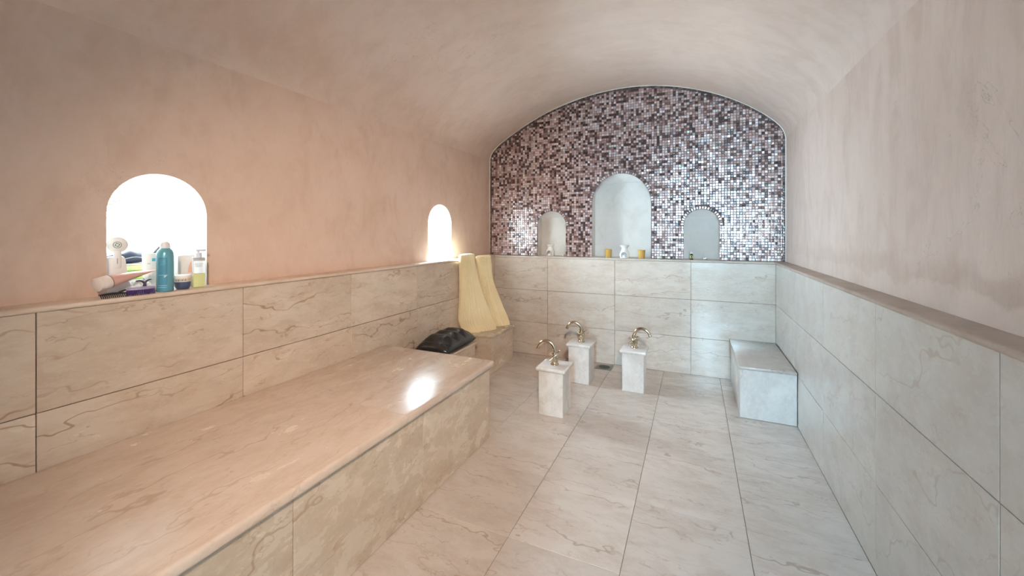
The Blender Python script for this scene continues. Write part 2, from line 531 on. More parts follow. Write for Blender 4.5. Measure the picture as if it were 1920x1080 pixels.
# mosaic tiles
PALETTE = [((0.56, 0.42, 0.39), 26), ((0.43, 0.285, 0.26), 24), ((0.31, 0.18, 0.16), 18), ((0.15, 0.070, 0.062), 14),
           ((0.06, 0.020, 0.018), 17), ((0.64, 0.55, 0.55), 10), ((0.045, 0.02, 0.024), 5), ((0.50, 0.46, 0.52), 4), ((0.45, 0.47, 0.40), 1)]
PW = [w for c, w in PALETTE]
def tile_geo(w, h, th=0.005):
    b = 0.0022
    o = [(-w/2, -h/2), (w/2, -h/2), (w/2, h/2), (-w/2, h/2)]
    i = [(-w/2+b, -h/2+b), (w/2-b, -h/2+b), (w/2-b, h/2-b), (-w/2+b, h/2-b)]
    vs = [(x, 0, z) for x, z in o] + [(x, -th*0.6, z) for x, z in o] + [(x, -th, z) for x, z in i]
    fs = [(8, 9, 10, 11)]
    for k in range(4):
        l = (k+1) % 4
        fs += [(k, l, 4+l, 4+k), (4+k, 4+l, 8+l, 8+k)]
    return vs, fs
PITCH = 0.0232
TW = PITCH - 0.0022
tiles = []      # (x, z, angle, w, h, colour)
def clear_of_niches(x, z, h=TW/2 + 0.001):
    for (a, b, zs, za, dp, zb) in NICHE:
        m = 0.001
        if z < zs + 0.02:
            if a - m - h < x < b + m + h: return False
        if z >= zs - 0.01:
            g = 0.0265
            c, hw = (a+b)/2, (b-a)/2 + g + h*0.85
            hh = za - zs + g + h*0.85
            if ((x-c)/hw)**2 + (max(z-zs, 0)/hh)**2 < 1: return False
    return True
ncol = int((XRW - XLW)/PITCH) + 1
for i in range(ncol):
    x = XLW + PITCH*(i + 0.5) + 0.003
    for j in range(75):
        z = ZLT + 0.001 + PITCH*(j + 0.5)
        h = TW/2
        x0_, x1_ = max(x - h, XLW + 0.0255), min(x + h, XRW - 0.0255)
        z1_ = min(z + h, min(ztop(x0_), ztop(x1_)) - 0.0265)
        if x1_ - x0_ < 0.005 or z1_ - (z - h) < 0.005: continue
        if x1_ - x0_ < TW - 1e-4 or z1_ < z + h - 1e-4:      # cut tiles along the border
            tiles.append(((x0_+x1_)/2, (z - h + z1_)/2, 0.0, x1_ - x0_, z1_ - (z - h), random.choices(PALETTE, PW)[0][0]))
            continue
        if not clear_of_niches(x, z):
            for (a, b, zs, za, dp, zb) in NICHE:      # cut tiles along the straight jambs
                if z + h < zs:
                    for lo, hi in ((x - h, min(x + h, a - 0.0005)), (max(x - h, b + 0.0005), x + h)):
                        if 0.005 < hi - lo < TW - 1e-4 and not (lo < b and hi > a):
                            tiles.append(((lo+hi)/2, z, 0.0, hi - lo, TW, random.choices(PALETTE, PW)[0][0]))
            continue
        tiles.append((x, z, random.gauss(0, 0.012), TW, TW, random.choices(PALETTE, PW)[0][0]))
n_reg = len(tiles)
# voussoir tiles round each niche arch
vous = []
for (a, b, zs, za, dp, zb) in NICHE:
    c, hw, hh = (a+b)/2, (b-a)/2 + 0.014, za - zs + 0.014
    n = int(PI*(hw+hh)/2/0.0225)
    for k in range(n):
        t = PI*(k+0.5)/n
        x, z = c - hw*math.cos(t), zs + hh*math.sin(t)
        nx, nz = -math.cos(t)/hw, math.sin(t)/hh
        ang = math.atan2(-nx, nz)
        vous.append((x, z, ang, 0.0165, 0.022, random.choices(PALETTE, PW)[0][0]))
# border row along the vault
acc, last = 0, None
P2 = [Vector((XLW + 0.0, 1.02 + 0.02*i)) for i in range(51)] + list(PROF) + [Vector((XRW, 2.02 - 0.02*i)) for i in range(51)]
border = []
step = 0.0225
for p, q in zip(P2, P2[1:]):
    L = (q-p).length
    if L < 1e-6: continue
    while acc <= L:
        c = p + (q-p)*(acc/L)
        d = (q-p).normalized()
        nrm = Vector((d.y, -d.x))
        c2 = c + nrm*0.0165
        border.append((c2.x, c2.y, math.atan2(d.y, d.x), 0.0195, 0.015, random.choice([(0.07, 0.04, 0.04), (0.11, 0.07, 0.065), (0.05, 0.03, 0.03), (0.2, 0.13, 0.12)])))
        acc += step
    acc -= L
def place_tile(tl):
    x, z, ang, w, h, col = tl
    vs, fs = tile_geo(w, h)
    tx, tz = random.gauss(0, 0.04), random.gauss(0, 0.04)
    M = Matrix.Translation((x, YBW, z)) @ Matrix.Rotation(-ang, 4, 'Y') @ Matrix.Rotation(tx, 4, 'X') @ Matrix.Rotation(tz, 4, 'Z')
    return [M @ Vector(v) for v in vs], fs
def px_depth(x):   # distance along the view axis: the nearest tiles show largest
    return -math.sin(YAW)*x + math.cos(YAW)*YBW
reg = sorted(tiles, key=lambda q: px_depth(q[0]))
n_single = 300 - len(vous)
single, rest = reg[:n_single] + vous, reg[n_single:] + border
allv, allf, cols = [], [], []
for tl in rest:
    vs, fs = place_tile(tl)
    b = len(allv)
    allv += vs
    allf += [tuple(b+i for i in f) for f in fs]
    k = random.uniform(0.85, 1.15)
    cols += [tuple(min(c*k, 1) for c in tl[5])]*len(vs)
me = bpy.data.meshes.new('mosaic')
me.from_pydata([tuple(v) for v in allv], [], allf)
ca = me.color_attributes.new('tile_colour', 'FLOAT_COLOR', 'POINT')
ca.data.foreach_set('color', [c for q in cols for c in (*q, 1)])
mos = link('mosaic', me, M_MOS, wall_back)
mos['kind'] = 'stuff'
mos['label'] = 'small square glass mosaic tiles in mauve and plum'
tile_meshes = {}
for tl in single:
    x, z, ang, w, h, col = tl
    key = (round(w, 5), round(h, 5), col)
    if key not in tile_meshes:
        vs, fs = tile_geo(w, h)
        tm = bpy.data.meshes.new('mosaic_tile')
        tm.from_pydata(vs, [], fs)
        ca = tm.color_attributes.new('tile_colour', 'FLOAT_COLOR', 'POINT')
        ca.data.foreach_set('color', [c for _ in vs for c in (*col, 1)])
        tm.materials.append(M_MOS)
        tile_meshes[key] = tm
    o = bpy.data.objects.new('mosaic_tile', tile_meshes[key])
    C.objects.link(o)
    o.parent = wall_back
    o.location = (x, YBW, z)
    o.rotation_euler = (random.gauss(0, 0.04), -ang, random.gauss(0, 0.04))

# white bead where the vault meets the mosaic
path = [Vector((XLW + 0.004, YBW - 0.004, ZLT))] + [Vector((p.x + (0.004 if p.x < -0.68 else -0.004), YBW - 0.004, p.y - 0.004)) for p in PROF] + [Vector((XRW - 0.004, YBW - 0.004, ZLT))]
struct(MB().tube(path, 0.005, 6).build('trim_4', M_BEAD, smooth=True))

# ---- dado slabs (parts of their walls)
def joints(lo, hi, first, step):
    out = [lo]
    k = math.ceil((lo - first)/step)
    q = first + k*step
    while q < hi - 1e-4:
        if q > lo + 1e-4: out.append(q)
        q += step
    return out + [hi]
zc = [0, *ZC]
gy = joints(YF, YBD, 0.578, 0.6668)
for y0, y1 in zip(gy, gy[1:]):
    for z0, z1 in zip(zc, zc[1:]):
        if z1 < ZB and y1 < YBE: continue
        slab('marble_tile', XLD - 0.012, XLD + random.uniform(-0.0005, 0.0005), y0 + J, y1 - J, max(z0, 0) + J, z1 - J, M_MAR_LEFT, wall_left)
for y0, y1 in zip(gy, gy[1:]):
    for z0, z1 in zip(zc, zc[1:]):
        slab('marble_tile', XRD + random.uniform(-0.0004, 0.0004), XRD + 0.012, y0 + J*0.7, y1 - J*0.7, z0 + J*0.7, z1 - J*0.7, M_MAR_RIGHT, wall_right, 0.0008)
gx = [XLD, -1.356, -0.687, -0.027, XRD]
for x0, x1 in zip(gx, gx[1:]):
    for z0, z1 in zip(zc, zc[1:]):
        slab('marble_tile', x0 + J, x1 - J, YBD + random.uniform(-0.0004, 0.0004), YBD + 0.012, z0 + J, z1 - J, M_MAR_BACK, wall_back, 0.0008)

# ---- ledge on top of the dado
def nose(face, wall, z0, z1, sgn, over=0.008):
    r = (z1 - z0)/2
    c = face + sgn*(over - r*0.6)
    pts = [(wall, z0)]
    for i in range(9):
        t = -PI/2 + PI*i/8
        pts.append((c + sgn*r*math.cos(t)*0.8, (z0+z1)/2 + r*math.sin(t)))
    pts.append((wall, z1))
    return pts
struct(extrude_profile('trim_1', nose(XLD, XLW, 0.989, ZLT, 1), 'y', YF, YBW, M_LEDGE_L, n=8))
struct(extrude_profile('trim_2', nose(YBD, YBW, 0.989, ZLT, -1), 'x', XLD + 0.008, XRD - 0.008, M_LEDGE_B))
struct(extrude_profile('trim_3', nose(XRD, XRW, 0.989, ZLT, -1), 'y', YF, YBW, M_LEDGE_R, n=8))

# ---- floor
mb = MB().box(XLW, XRW, YF - 0.2, YBW, -0.05, -0.004, 0)
floor = struct(mb.build('floor', M_GROUT))
fx = joints(XLD, XRD, 0.200, 0.4495)
fy = joints(YF, YBD, 2.410, 0.4445)
for x0, x1 in zip(fx, fx[1:]):
    for y0, y1 in zip(fy, fy[1:]):
        if x1 < XB and y1 < YBE: continue
        slab('floor_tile', x0 + 0.0011, x1 - 0.0011, y0 + 0.0011, y1 - 0.0011, -0.012, random.uniform(-0.0004, 0.0004), M_MAR_FLOOR, floor, 0.0008)

# ---- wall behind the camera, doorway and entry lobby (lit by day from its outer doorway)
DX0, DX1, DZ = -0.10, 0.56, 2.02
mb = MB()
yy = YF
def col_face(x0, x1, z0f, z1f):
    mb.quad((x0, yy, z0f), (x1, yy, z0f), (x1, yy, z1f(x1)), (x0, yy, z1f(x0)))
xs2 = sorted({p.x for p in PROF} | {DX0, DX1, XLW, XRW})
for x0, x1 in zip(xs2, xs2[1:]):
    if x1 - x0 < 1e-6: continue
    col_face(x0, x1, DZ if (x0 >= DX0 - 1e-6 and x1 <= DX1 + 1e-6) else 0.0, ztop)
for X in (DX0, DX1):
    mb.quad((X, YF, 0), (X, YF - 0.18, 0), (X, YF - 0.18, DZ), (X, YF, DZ))
mb.quad((DX0, YF, DZ), (DX1, YF, DZ), (DX1, YF - 0.18, DZ), (DX0, YF - 0.18, DZ))
wall_front = struct(mb.build('wall_front', M_PL_LEFT))
mb = MB()
ex0, ex1, ey0, ey1, ez = -0.9, 0.95, YF - 0.18, -2.75, 2.4
mb.quad((ex0, ey0, 0), (ex0, ey1, 0), (ex0, ey1, ez), (ex0, ey0, ez))
mb.quad((ex1, ey0, 0), (ex1, ey1, 0), (ex1, ey1, ez), (ex1, ey0, ez))
mb.quad((ex0, ey0, ez), (ex1, ey0, ez), (ex1, ey1, ez), (ex0, ey1, ez))
mb.quad((ex0, ey1, 0), (ex1, ey1, 0), (ex1, ey1, ez), (ex0, ey1, ez))
mb.quad((ex0, ey0, 0), (DX0, ey0, 0), (DX0, ey0, ez), (ex0, ey0, ez))
mb.quad((DX1, ey0, 0), (ex1, ey0, 0), (ex1, ey0, ez), (DX1, ey0, ez))
mb.quad((DX0, ey0, DZ), (DX1, ey0, DZ), (DX1, ey0, ez), (DX0, ey0, ez))
struct(mb.build('wall_entry', M_WHITE_PL))
struct(MB().box(ex0, ex1, ey1, YF - 0.001, -0.05, -0.001).build('floor_entry', M_MAR_FLOOR))

# ------------------------------------------------------------------ warm fill spotlight, added out of view to brighten the left side
def spotlight(loc, aim, power):
    t = empty('fill_spotlight', loc, label='added fill spotlight, out of view above the entrance', cat='fill lamp')
    d = (Vector(aim) - Vector(loc)).normalized()
    q = d.to_track_quat('-Z', 'Y')
    Mh = q.to_matrix()
    m = plain('lamp_metal', (0.55, 0.53, 0.50), 0.35, 0.8)
    sh = MB().lathe([(0.052, -0.004), (0.050, 0.0), (0.046, 0.09), (0.030, 0.115), (0.001, 0.118)], 28, M=Mh, cap=False).build('shade', m, t, auto=45)
    bulb = plain('bulb_glass', (0.9, 0.85, 0.75), 0.3)
    MB().lathe([(0.001, 0.012), (0.036, 0.014), (0.038, 0.030), (0.001, 0.032)], 24, M=Mh).build('bulb', bulb, t, auto=45)
    back = Mh @ Vector((0, 0, 0.11))
    wy = YF - loc[1]
    MB().tube([tuple(back), (back.x*0.6, wy*0.7, back.z*0.8), (0, wy + 0.004, 0.03)], 0.008, 8).build('arm', m, t, smooth=True)
    MB().lathe([(0.001, 0), (0.045, 0), (0.043, 0.014), (0.001, 0.016)], 24, (0, wy + 0.001, 0.03), M=Matrix.Rotation(R(-90), 3, 'X')).build('wall_plate', m, t, auto=45)
    l = bpy.data.lights.new('fill_beam', 'SPOT')
    l.energy = power
    l.color = (1.0, 0.77, 0.57)
    l.spot_size = R(66)
    l.spot_blend = 1.0
    l.shadow_soft_size = 0.035
    lo = bpy.data.objects.new('fill_beam', l)
    C.objects.link(lo)
    lo.parent = t
    lo.location = d*0.012
    lo.rotation_euler = q.to_euler()
spotlight((0.40, -0.76, 2.20), (-1.45, 2.15, 0.55), 112.0)

# ------------------------------------------------------------------ bench
bench = empty('marble_bench', (-1.55, 0.63, 0), label='long low marble bench built along the window wall', cat='bench')
def at(o, parent):      # keep world placement of geometry built in world coordinates
    o.parent = parent
    o.location = -Vector(parent.location)
    return o
def pslab(parent, name, *a, **k):
    o = slab(name, *a, **k)
    return at(o, parent)
core = MB().box(XLD + 0.001, XB - 0.012, YF + 0.01, YBE - 0.012, 0.001, ZBS).build('core', M_GROUT)
at(core, bench)
by = joints(YF + 0.01, YBE, YBE, 0.667)
for y0, y1 in zip(by, by[1:]):
    pslab(bench, 'front_tile', XB - 0.012, XB, y0 + J, y1 - J, 0.002, ZBS - 0.001, M_MAR_FRONT)
pslab(bench, 'end_tile', XLD + 0.003, XB - 0.0125, YBE - 0.012, YBE - 0.0005, 0.002, ZBS - 0.001, M_MAR_FRONT)
for y0, y1 in ((YF + 0.01, 1.4015), (1.4022, YBE + 0.014)):
    pslab(bench, 'top_slab', XLD + 0.003, XBT, y0, y1, ZBS, ZB, M_MAR_BENCH, bev=0.011, seg=3,
          sel=lambda a, b, y1=y1: (a.x > -1.2 and b.x > -1.2 and abs(a.z-b.z) < 1e-5) or (y1 > 2 and a.y > 2 and b.y > 2))

# ------------------------------------------------------------------ seat blocks
def block(x0, x1, y0, y1, z, label, sides, mat, top, over):
    t = empty('marble_block', ((x0+x1)/2, (y0+y1)/2, 0), label=label, cat='stone seat', group='low marble seat blocks')
    at(MB().box(x0 + 0.012, x1 - 0.012, y0 + 0.012, y1 - 0.012, 0.001, z - 0.021).build('core', M_GROUT), t)
    zt = z - 0.022
    pslab(t, 'side_tile', x0, x1, y0, y0 + 0.012, 0.002, zt, mat, bev=0.001)
    pslab(t, 'side_tile', x0, x1, y1 - 0.012, y1, 0.002, zt, mat, bev=0.001)
    pslab(t, 'side_tile', x0, x0 + 0.012, y0 + 0.0125, y1 - 0.0125, 0.002, zt, mat, bev=0.001)
    pslab(t, 'side_tile', x1 - 0.012, x1, y0 + 0.0125, y1 - 0.0125, 0.002, zt, mat, bev=0.001)
    pslab(t, 'top_slab', x0 - over[0], x1 + over[1], y0 - over[2], y1 + over[3], zt + 0.001, z, top, bev=0.006, seg=3)
    return t
block(XLD + 0.004, -1.672, 2.52, 2.985, 0.336, 'small cream marble seat block under the black pillow, beside the bench end', 0, M_MAR_LEFT, M_MAR_BENCH, (0, .012, .006, .012))
block(XLD + 0.004, -1.637, 3.200, 3.680, 0.336, 'cream marble seat block carrying the yellow foam mats in the far left corner', 0, M_MAR_LEFT, M_MAR_FRONT, (0, .012, .012, .012))
block(0.283, XRD - 0.004, 3.142, YBD - 0.004, 0.350, 'pale marble seat block in the far right corner', 0, M_MAR_WHITE, M_MAR_RIGHT, (.012, 0, .012, 0))

# ------------------------------------------------------------------ pedestals and taps
M_BRASS = T('brass')
pb = M_BRASS.pos()
M_BRASS.bs(Base__Color=M_BRASS.mix(M_BRASS.noise(pb, 60.0, 4), (0.46, 0.37, 0.265), (0.60, 0.50, 0.38)), Metallic=1.0, Roughness=0.16)
M_BRASS = M_BRASS.mat
PED_Z = 0.325
def pedestal(x0, x1, y0, y1, label):
    t = empty('marble_pedestal', ((x0+x1)/2, (y0+y1)/2, 0), label=label, cat='pedestal', group='marble tap pedestals')
    cx, cy = (x1-x0)/2, (y1-y0)/2
    th = 0.012
    z = PED_Z - 0.024
    for a in ((-cx, cx, -cy, -cy+th), (-cx, cx, cy-th, cy), (-cx, -cx+th, -cy+th+.0005, cy-th-.0005), (cx-th, cx, -cy+th+.0005, cy-th-.0005)):
        slab('side_panel', *a, 0.001, z, M_MAR_WHITE, t, 0.0012)
    slab('top_slab', -cx-.018, cx+.018, -cy-.018, cy+.018, z + 0.0005, PED_Z, M_MAR_WHITE, t, 0.008, 3)
    return t
PEDS = [(-0.979, -0.806, 2.636, 2.822, 'front marble pedestal nearest the bench, its brass tap turned left', -1, 'nearest brass mixer tap, on the front marble pedestal'),
        (-0.960, -0.789, 3.300, 3.490, 'marble pedestal beside the floor drain, its tap turned left', -1, 'brass mixer tap with spout to the left, beside the floor drain'),
        (-0.520, -0.357, 3.292, 3.478, 'right-hand marble pedestal with its tap turned right', 1, 'brass mixer tap with spout pointing right')]
for p in PEDS: pedestal(*p[:5])

def make_tap(name='brass_tap'):
    """spout along +X, handles along Y, origin at the foot"""
    t = empty(name)
    b = MB().lathe([(0.001, 0), (0.029, 0), (0.030, 0.004), (0.027, 0.010), (0.0235, 0.013), (0.0225, 0.020), (0.0245, 0.032), (0.0265, 0.045),
                    (0.0265, 0.056), (0.023, 0.066), (0.0185, 0.073), (0.0165, 0.078), (0.0175, 0.082), (0.016, 0.087), (0.001, 0.088)], 24)
    b.build('body', M_BRASS, t, auto=50)
    pts, rad = [], []
    # curved swan-neck spout
    for i in range(15):
        u = i/14
        a = PI*0.93*u - 0.10
        x = 0.062 - 0.064*math.cos(a) * (1.0)
        z = 0.088 + 0.072*math.sin(a)
        pts.append((x - 0.002, 0, z)); rad.append(0.0138 - 0.0032*u)
    pts = [(0, 0, 0.066)] + pts
    rad = [0.0150] + rad
    sp = MB().tube(pts, rad, 14).build('spout', M_BRASS, t, auto=50)
    e = Vector(pts[-1]); d = (Vector(pts[-1]) - Vector(pts[-2])).normalized()
    MB().tube([e - d*0.004, e + d*0.001, e + d*0.008], [0.0112, 0.0120, 0.0115], 14).build('nozzle', M_BRASS, sp, auto=40)
    for s in (-1, 1):
        d = Vector((-0.10, s*0.93, 0.36)).normalized()
        o0 = Vector((0, s*0.018, 0.050))
        st = MB()
        st.tube([o0, o0 + d*0.012, o0 + d*0.016, o0 + d*0.030, o0 + d*0.033, o0 + d*0.040],
                [0.0135, 0.0125, 0.0095, 0.0088, 0.0105, 0.0095], 12)
        hd = st.build('handle', M_BRASS, t, auto=45)
        c = o0 + d*0.040
        a = d.cross(Vector((1, 0, 0))).normalized(); bb = d.cross(a).normalized()
        cr = MB()
        for k in range(4):
            w = a*math.cos(PI/4 + k*PI/2) + bb*math.sin(PI/4 + k*PI/2)
            cr.tube([c, c + w*0.014, c + w*0.024, c + w*0.030], [0.0066, 0.0050, 0.0054, 0.0058], 8)
            cr.ball(c + w*0.0325, 0.0072, 10, 6)
        cr.ball(c, 0.0088, 12, 8)
        cr.ball(c + d*0.007, 0.0055, 10, 6)
        cr.build('cross_grip', M_BRASS, hd, auto=50)
    return t
def copy_tree(o, parent=None):
    c = o.copy()
    C.objects.link(c)
    c.parent = parent
    for ch in list(o.children):
        copy_tree(ch, c)
    return c
tap0 = make_tap()
for i, p in enumerate(PEDS):
    tp = tap0 if i == 0 else copy_tree(tap0)
    tp.location = ((p[0]+p[1])/2, (p[2]+p[3])/2, PED_Z)
    tp.rotation_euler = (0, 0, [R(186), R(188), R(-6)][i])
    tag(tp, p[6], 'tap', 'brass taps on the pedestals')

# ------------------------------------------------------------------ floor drain
M_STEEL = plain('dull_steel', (0.30, 0.29, 0.25), 0.4, 0.9)
M_DARK = plain('dark_hole', (0.03, 0.028, 0.025), 0.8)
dr = empty('floor_drain', (-0.762, 3.80, 0.0), label='square metal drain grate in the floor near the back wall', cat='drain')
slab('drain_frame', -0.075, 0.075, -0.075, 0.075, -0.003, 0.0025, M_STEEL, dr, 0.001)
MB().lathe([(0.001, 0.0026), (0.058, 0.0026), (0.060, 0.0040), (0.056, 0.0050), (0.001, 0.0050)], 28).build('round_grate', M_STEEL, dr, auto=30)
sl = MB()
for k in range(-4, 5):
    L = math.sqrt(max(0.05**2 - (k*0.0105)**2, 0))
    sl.box(-L, L, k*0.0105 - 0.0022, k*0.0105 + 0.0022, 0.0045, 0.0056)
sl.build('slots', M_DARK, dr)

# ------------------------------------------------------------------ black inflatable pillow
def pillow_mat():
    t = T('black_vinyl')
    p = t.pos()
    t.bs(Base__Color=(0.016, 0.017, 0.020), Roughness=0.27, Specular__IOR__Level=0.6)
    t.bump(t.noise(p, 30, 3, 0.5), 0.08, 0.004)
    return t.mat
M_VINYL = pillow_mat()
pil = empty('inflatable_pillow', (-1.80, 2.755, 0.336), rz=R(3), label='black inflatable ribbed pillow lying on a small marble block', cat='pillow')
NU, NV = 64, 30
LX, LY, HZ = 0.148, 0.246, 0.104
def pil_pt(u, v, top):
    # superellipse outline; u along length (Y), v along width (X), both -1..1
    ex = 5.0
    x, y = v*LX, u*LY
    cx = (1 - abs(v)**3.2)
    cy = (1 - abs(u)**3.6)
    prof = max(cx, 0)**0.52 * max(cy, 0)**0.5
    ch = abs(math.cos(u*PI*2.0))**0.7            # four channels across
    ch = 0.70 + 0.30*ch*min(1.0, 1.8*(1-abs(v))) + 0.0
    z = HZ*prof*ch
    wr = 0.0012*math.sin(23*u + 3*v)*math.sin(17*v)*prof
    rx = 1 - 0.055*abs(u)**6 ; ry = 1 - 0.07*abs(v)**6
    if top: return (x*rx, y*ry, 0.030 + z + wr)
    return (x*rx, y*ry, 0.030 - min(0.0295, 0.030*prof*1.6))
for top in (True,):
    g = MB()
    for tp in (True, False):
        vs = [pil_pt(-1 + 2*i/NU, -1 + 2*j/NV, tp) for i in range(NU+1) for j in range(NV+1)]
        fs = []
        for i in range(NU):
            for j in range(NV):
                a = i*(NV+1) + j
                fs.append((a, a+1, a+NV+2, a+NV+1))
        g.add(vs, fs)
    g.build('cushion', M_VINYL, pil, smooth=True)
rim = []
for k in range(120):
    t = 2*PI*k/120
    c, s_ = math.cos(t), math.sin(t)
    u = max(-1, min(1, 1.19*math.copysign(abs(s_)**0.42, s_)))
    v = max(-1, min(1, 1.19*math.copysign(abs(c)**0.42, c)))
    q = pil_pt(u, v, True)
    rim.append(Vector((q[0]*1.012, q[1]*1.008, 0.030)))
sm = MB()
rr = []
for k in range(121):
    q = rim[k % 120]
    o = Vector((q.x, q.y, 0)).normalized()*0.006
    rr.append([q - o*0.6 + Vector((0, 0, 0.0012)), q + o + Vector((0, 0, 0.0008)), q + o - Vector((0, 0, 0.0008)), q - o*0.6 - Vector((0, 0, 0.0012))])
sm.rings(rr, cap=False).build('seam', M_VINYL, pil)
M_TAG = plain('valve_plastic', (0.55, 0.45, 0.42), 0.4)
MB().lathe([(0.001, 0), (0.009, 0), (0.009, 0.006), (0.006, 0.009), (0.001, 0.009)], 14, M=Matrix.Rotation(R(-60), 3, 'X')).build('valve', M_TAG, pil, auto=40, loc=(-0.06, -0.232, 0.058))

# ------------------------------------------------------------------ yellow ribbed foam mats
def foam_mat():
    t = T('yellow_foam')
    p = t.pos()
    t.bs(Base__Color=t.mix(t.ss(t.noise(p, 5, 4), 0.3, 0.7), (0.76, 0.63, 0.39), (0.81, 0.69, 0.45)), Roughness=0.85,
         Subsurface__Weight=0.0, Sheen__Weight=0.2)
    t.bump(t.noise(p, 160, 3), 0.15, 0.003)
    return t.mat
M_FOAM = foam_mat()
def foam(rows, label, base):
    """rows: (z, left point, right point, thickness): a bent, folded sheet whose ribs run from top to bottom"""
    t = empty('foam_mat', base, label=label, cat='foam mat', group='yellow foam mats')
    bx, by_, bz = base
    nr = 40
    # densify the rows
    zs = [r[0] for r in rows]
    P = [[*r[1], *r[2], r[3]] for r in rows]
    dense = []
    K = 6
    for i in range(len(rows) - 1):
        for k in range(K):
            u = k/K
            p0, p1, p2, p3 = P[max(i-1, 0)], P[i], P[i+1], P[min(i+2, len(P)-1)]
            q = [0.5*(2*b + (c-a)*u + (2*a-5*b+4*c-d)*u*u + (3*b-a-3*c+d)*u**3) for a, b, c, d in zip(p0, p1, p2, p3)]
            dense.append((zs[i] + (zs[i+1]-zs[i])*u, q))
    dense.append((zs[-1], P[-1]))
    rings = []
    for z, (lx, ly, rx, ry, th) in dense:
        L, Rr = Vector((lx, ly)), Vector((rx, ry))
        c = (L+Rr)/2
        a = (Rr-L)/2
        hl = a.length
        n = Vector((a.y, -a.x)).normalized()      # towards the camera side
        ring = []
        N = 320
        for j in range(N):
            w = 2*PI*j/N
            cs, sn = math.cos(w), math.sin(w)
            px = math.copysign(abs(cs)**0.75, cs)*hl
            py = math.copysign(abs(sn)**0.62, sn)*th/2
            rib = 0.0026*math.cos(w*nr)
            o = Vector((px, py))
            l = o.length
            o = o*(1 + rib/max(l, 0.01))
            q = c + a.normalized()*o.x + n*o.y
            ring.append((q.x - bx, q.y - by_, z - bz))
        rings.append(ring)
    m = MB()
    # soft top: shrink last rings
    top = rings[-1]
    cx = sum(p[0] for p in top)/len(top); cy = sum(p[1] for p in top)/len(top)
    for f, dz in ((0.90, 0.006), (0.66, 0.010), (0.30, 0.011)):
        rings.append([(cx + (p[0]-cx)*f, cy + (p[1]-cy)*f, p[2] + dz) for p in top])
    m.rings(rings)
    m.build('ribbed_sheet', M_FOAM, t, smooth=True)
    return t
Z0 = 0.337
foam([(Z0, (-1.900, 3.195), (-1.712, 3.455), 0.085),
      (0.40, (-1.945, 3.190), (-1.735, 3.455), 0.10),
      (0.47, (-1.948, 3.165), (-1.765, 3.445), 0.10),
      (0.60, (-1.938, 3.175), (-1.818, 3.420), 0.095),
      (0.75, (-1.932, 3.178), (-1.860, 3.395), 0.085),
      (0.90, (-1.928, 3.172), (-1.892, 3.375), 0.075),
      (1.045, (-1.905, 3.120), (-1.885, 3.325), 0.065)],
     'yellow ribbed foam mat standing nearest the window', (-1.84, 3.32, 0.337))
foam([(Z0, (-1.80, 3.555), (-1.672, 3.675), 0.085),
      (0.40, (-1.845, 3.550), (-1.700, 3.690), 0.10),
      (0.50, (-1.880, 3.530), (-1.755, 3.695), 0.10),
      (0.63, (-1.910, 3.510), (-1.815, 3.690), 0.095),
      (0.78, (-1.925, 3.500), (-1.875, 3.685), 0.085),
      (0.92, (-1.930, 3.495), (-1.905, 3.715), 0.07),
      (1.015, (-1.925, 3.465), (-1.900, 3.690), 0.06)],
     'yellow ribbed foam mat standing in the corner behind the other', (-1.80, 3.62, 0.337))

# ------------------------------------------------------------------ things on the back ledge
M_CERAM = plain('white_ceramic', (0.78, 0.76, 0.73), 0.25)
M_WAX = plain('wax', (0.85, 0.82, 0.76), 0.5)
M_ALU = plain('aluminium', (0.75, 0.75, 0.75), 0.25, 1.0)
def burner(x, y, label, s=1.0):
    t = empty('oil_burner', (x, y, ZLT), label=label, cat='oil burner', group='white ceramic oil burners')
    H, n, rows = 0.083*s, 40, 18
    def rad(u):   # pear-shaped body
        return s*(0.0345 + 0.006*math.sin(PI*min(u*1.3, 1)) - 0.0125*max(u-0.35, 0)**1.2*1.6)
    m = MB()
    for off in (0.0, 0.004):
        vs = [((rad(i/rows)-off)*math.cos(2*PI*j/n), (rad(i/rows)-off)*math.sin(2*PI*j/n), H*i/rows) for i in range(rows+1) for j in range(n)]
        fs = []
        for i in range(rows):
            for j in range(n):
                a = 2*PI*(j+0.5)/n + PI/2
                a = (a + PI) % (2*PI) - PI      # 0 = towards -Y
                u = (i+0.5)/rows
                w = 0.66*math.sqrt(max(0, 1 - (max(u-0.26, 0)/0.34)**2)) if u > 0.26 else 0.66
                if 0.08 < u < 0.60 and abs(a) < w: continue
                k = (j+1) % n
                fs.append((i*n+j, i*n+k, (i+1)*n+k, (i+1)*n+j))
        m.add(vs, fs)
    me = bpy.data.meshes.new('burner_body')
    me.from_pydata(m.v, [], m.f)
    link('burner_body', me, M_CERAM, t, True)
    r = rad(1)
    MB().lathe([(0.001, 0), (r*0.98, 0), (r*1.15, 0.006), (0.0375*s, 0.020*s), (0.0385*s, 0.023*s), (0.035*s, 0.022*s), (0.02*s, 0.012*s), (0.001, 0.010*s)], 32).build('bowl', M_CERAM, t, auto=50, loc=(0, 0, H))
    cd = MB().lathe([(0.001, 0), (0.0165, 0), (0.0175, 0.014), (0.0155, 0.014), (0.001, 0.013)], 20).build('tealight', M_WAX, t, auto=40, loc=(0, -0.012*s, 0.010))
    MB().tube([(0, 0, 0.0132), (0.0005, 0, 0.019)], 0.0007, 5).build('wick', M_DARK, cd)
    MB().lathe([(0.001, 0), (0.034*s, 0), (0.036*s, 0.004), (0.034*s, 0.009), (0.001, 0.0095)], 32).build('burner_base', M_CERAM, t, auto=40)
burner(-1.352, 3.985, 'white ceramic oil burner in the left niche', 1.15)
burner(-0.606, 3.975, 'white ceramic oil burner between two amber candle glasses in the large niche', 1.15)

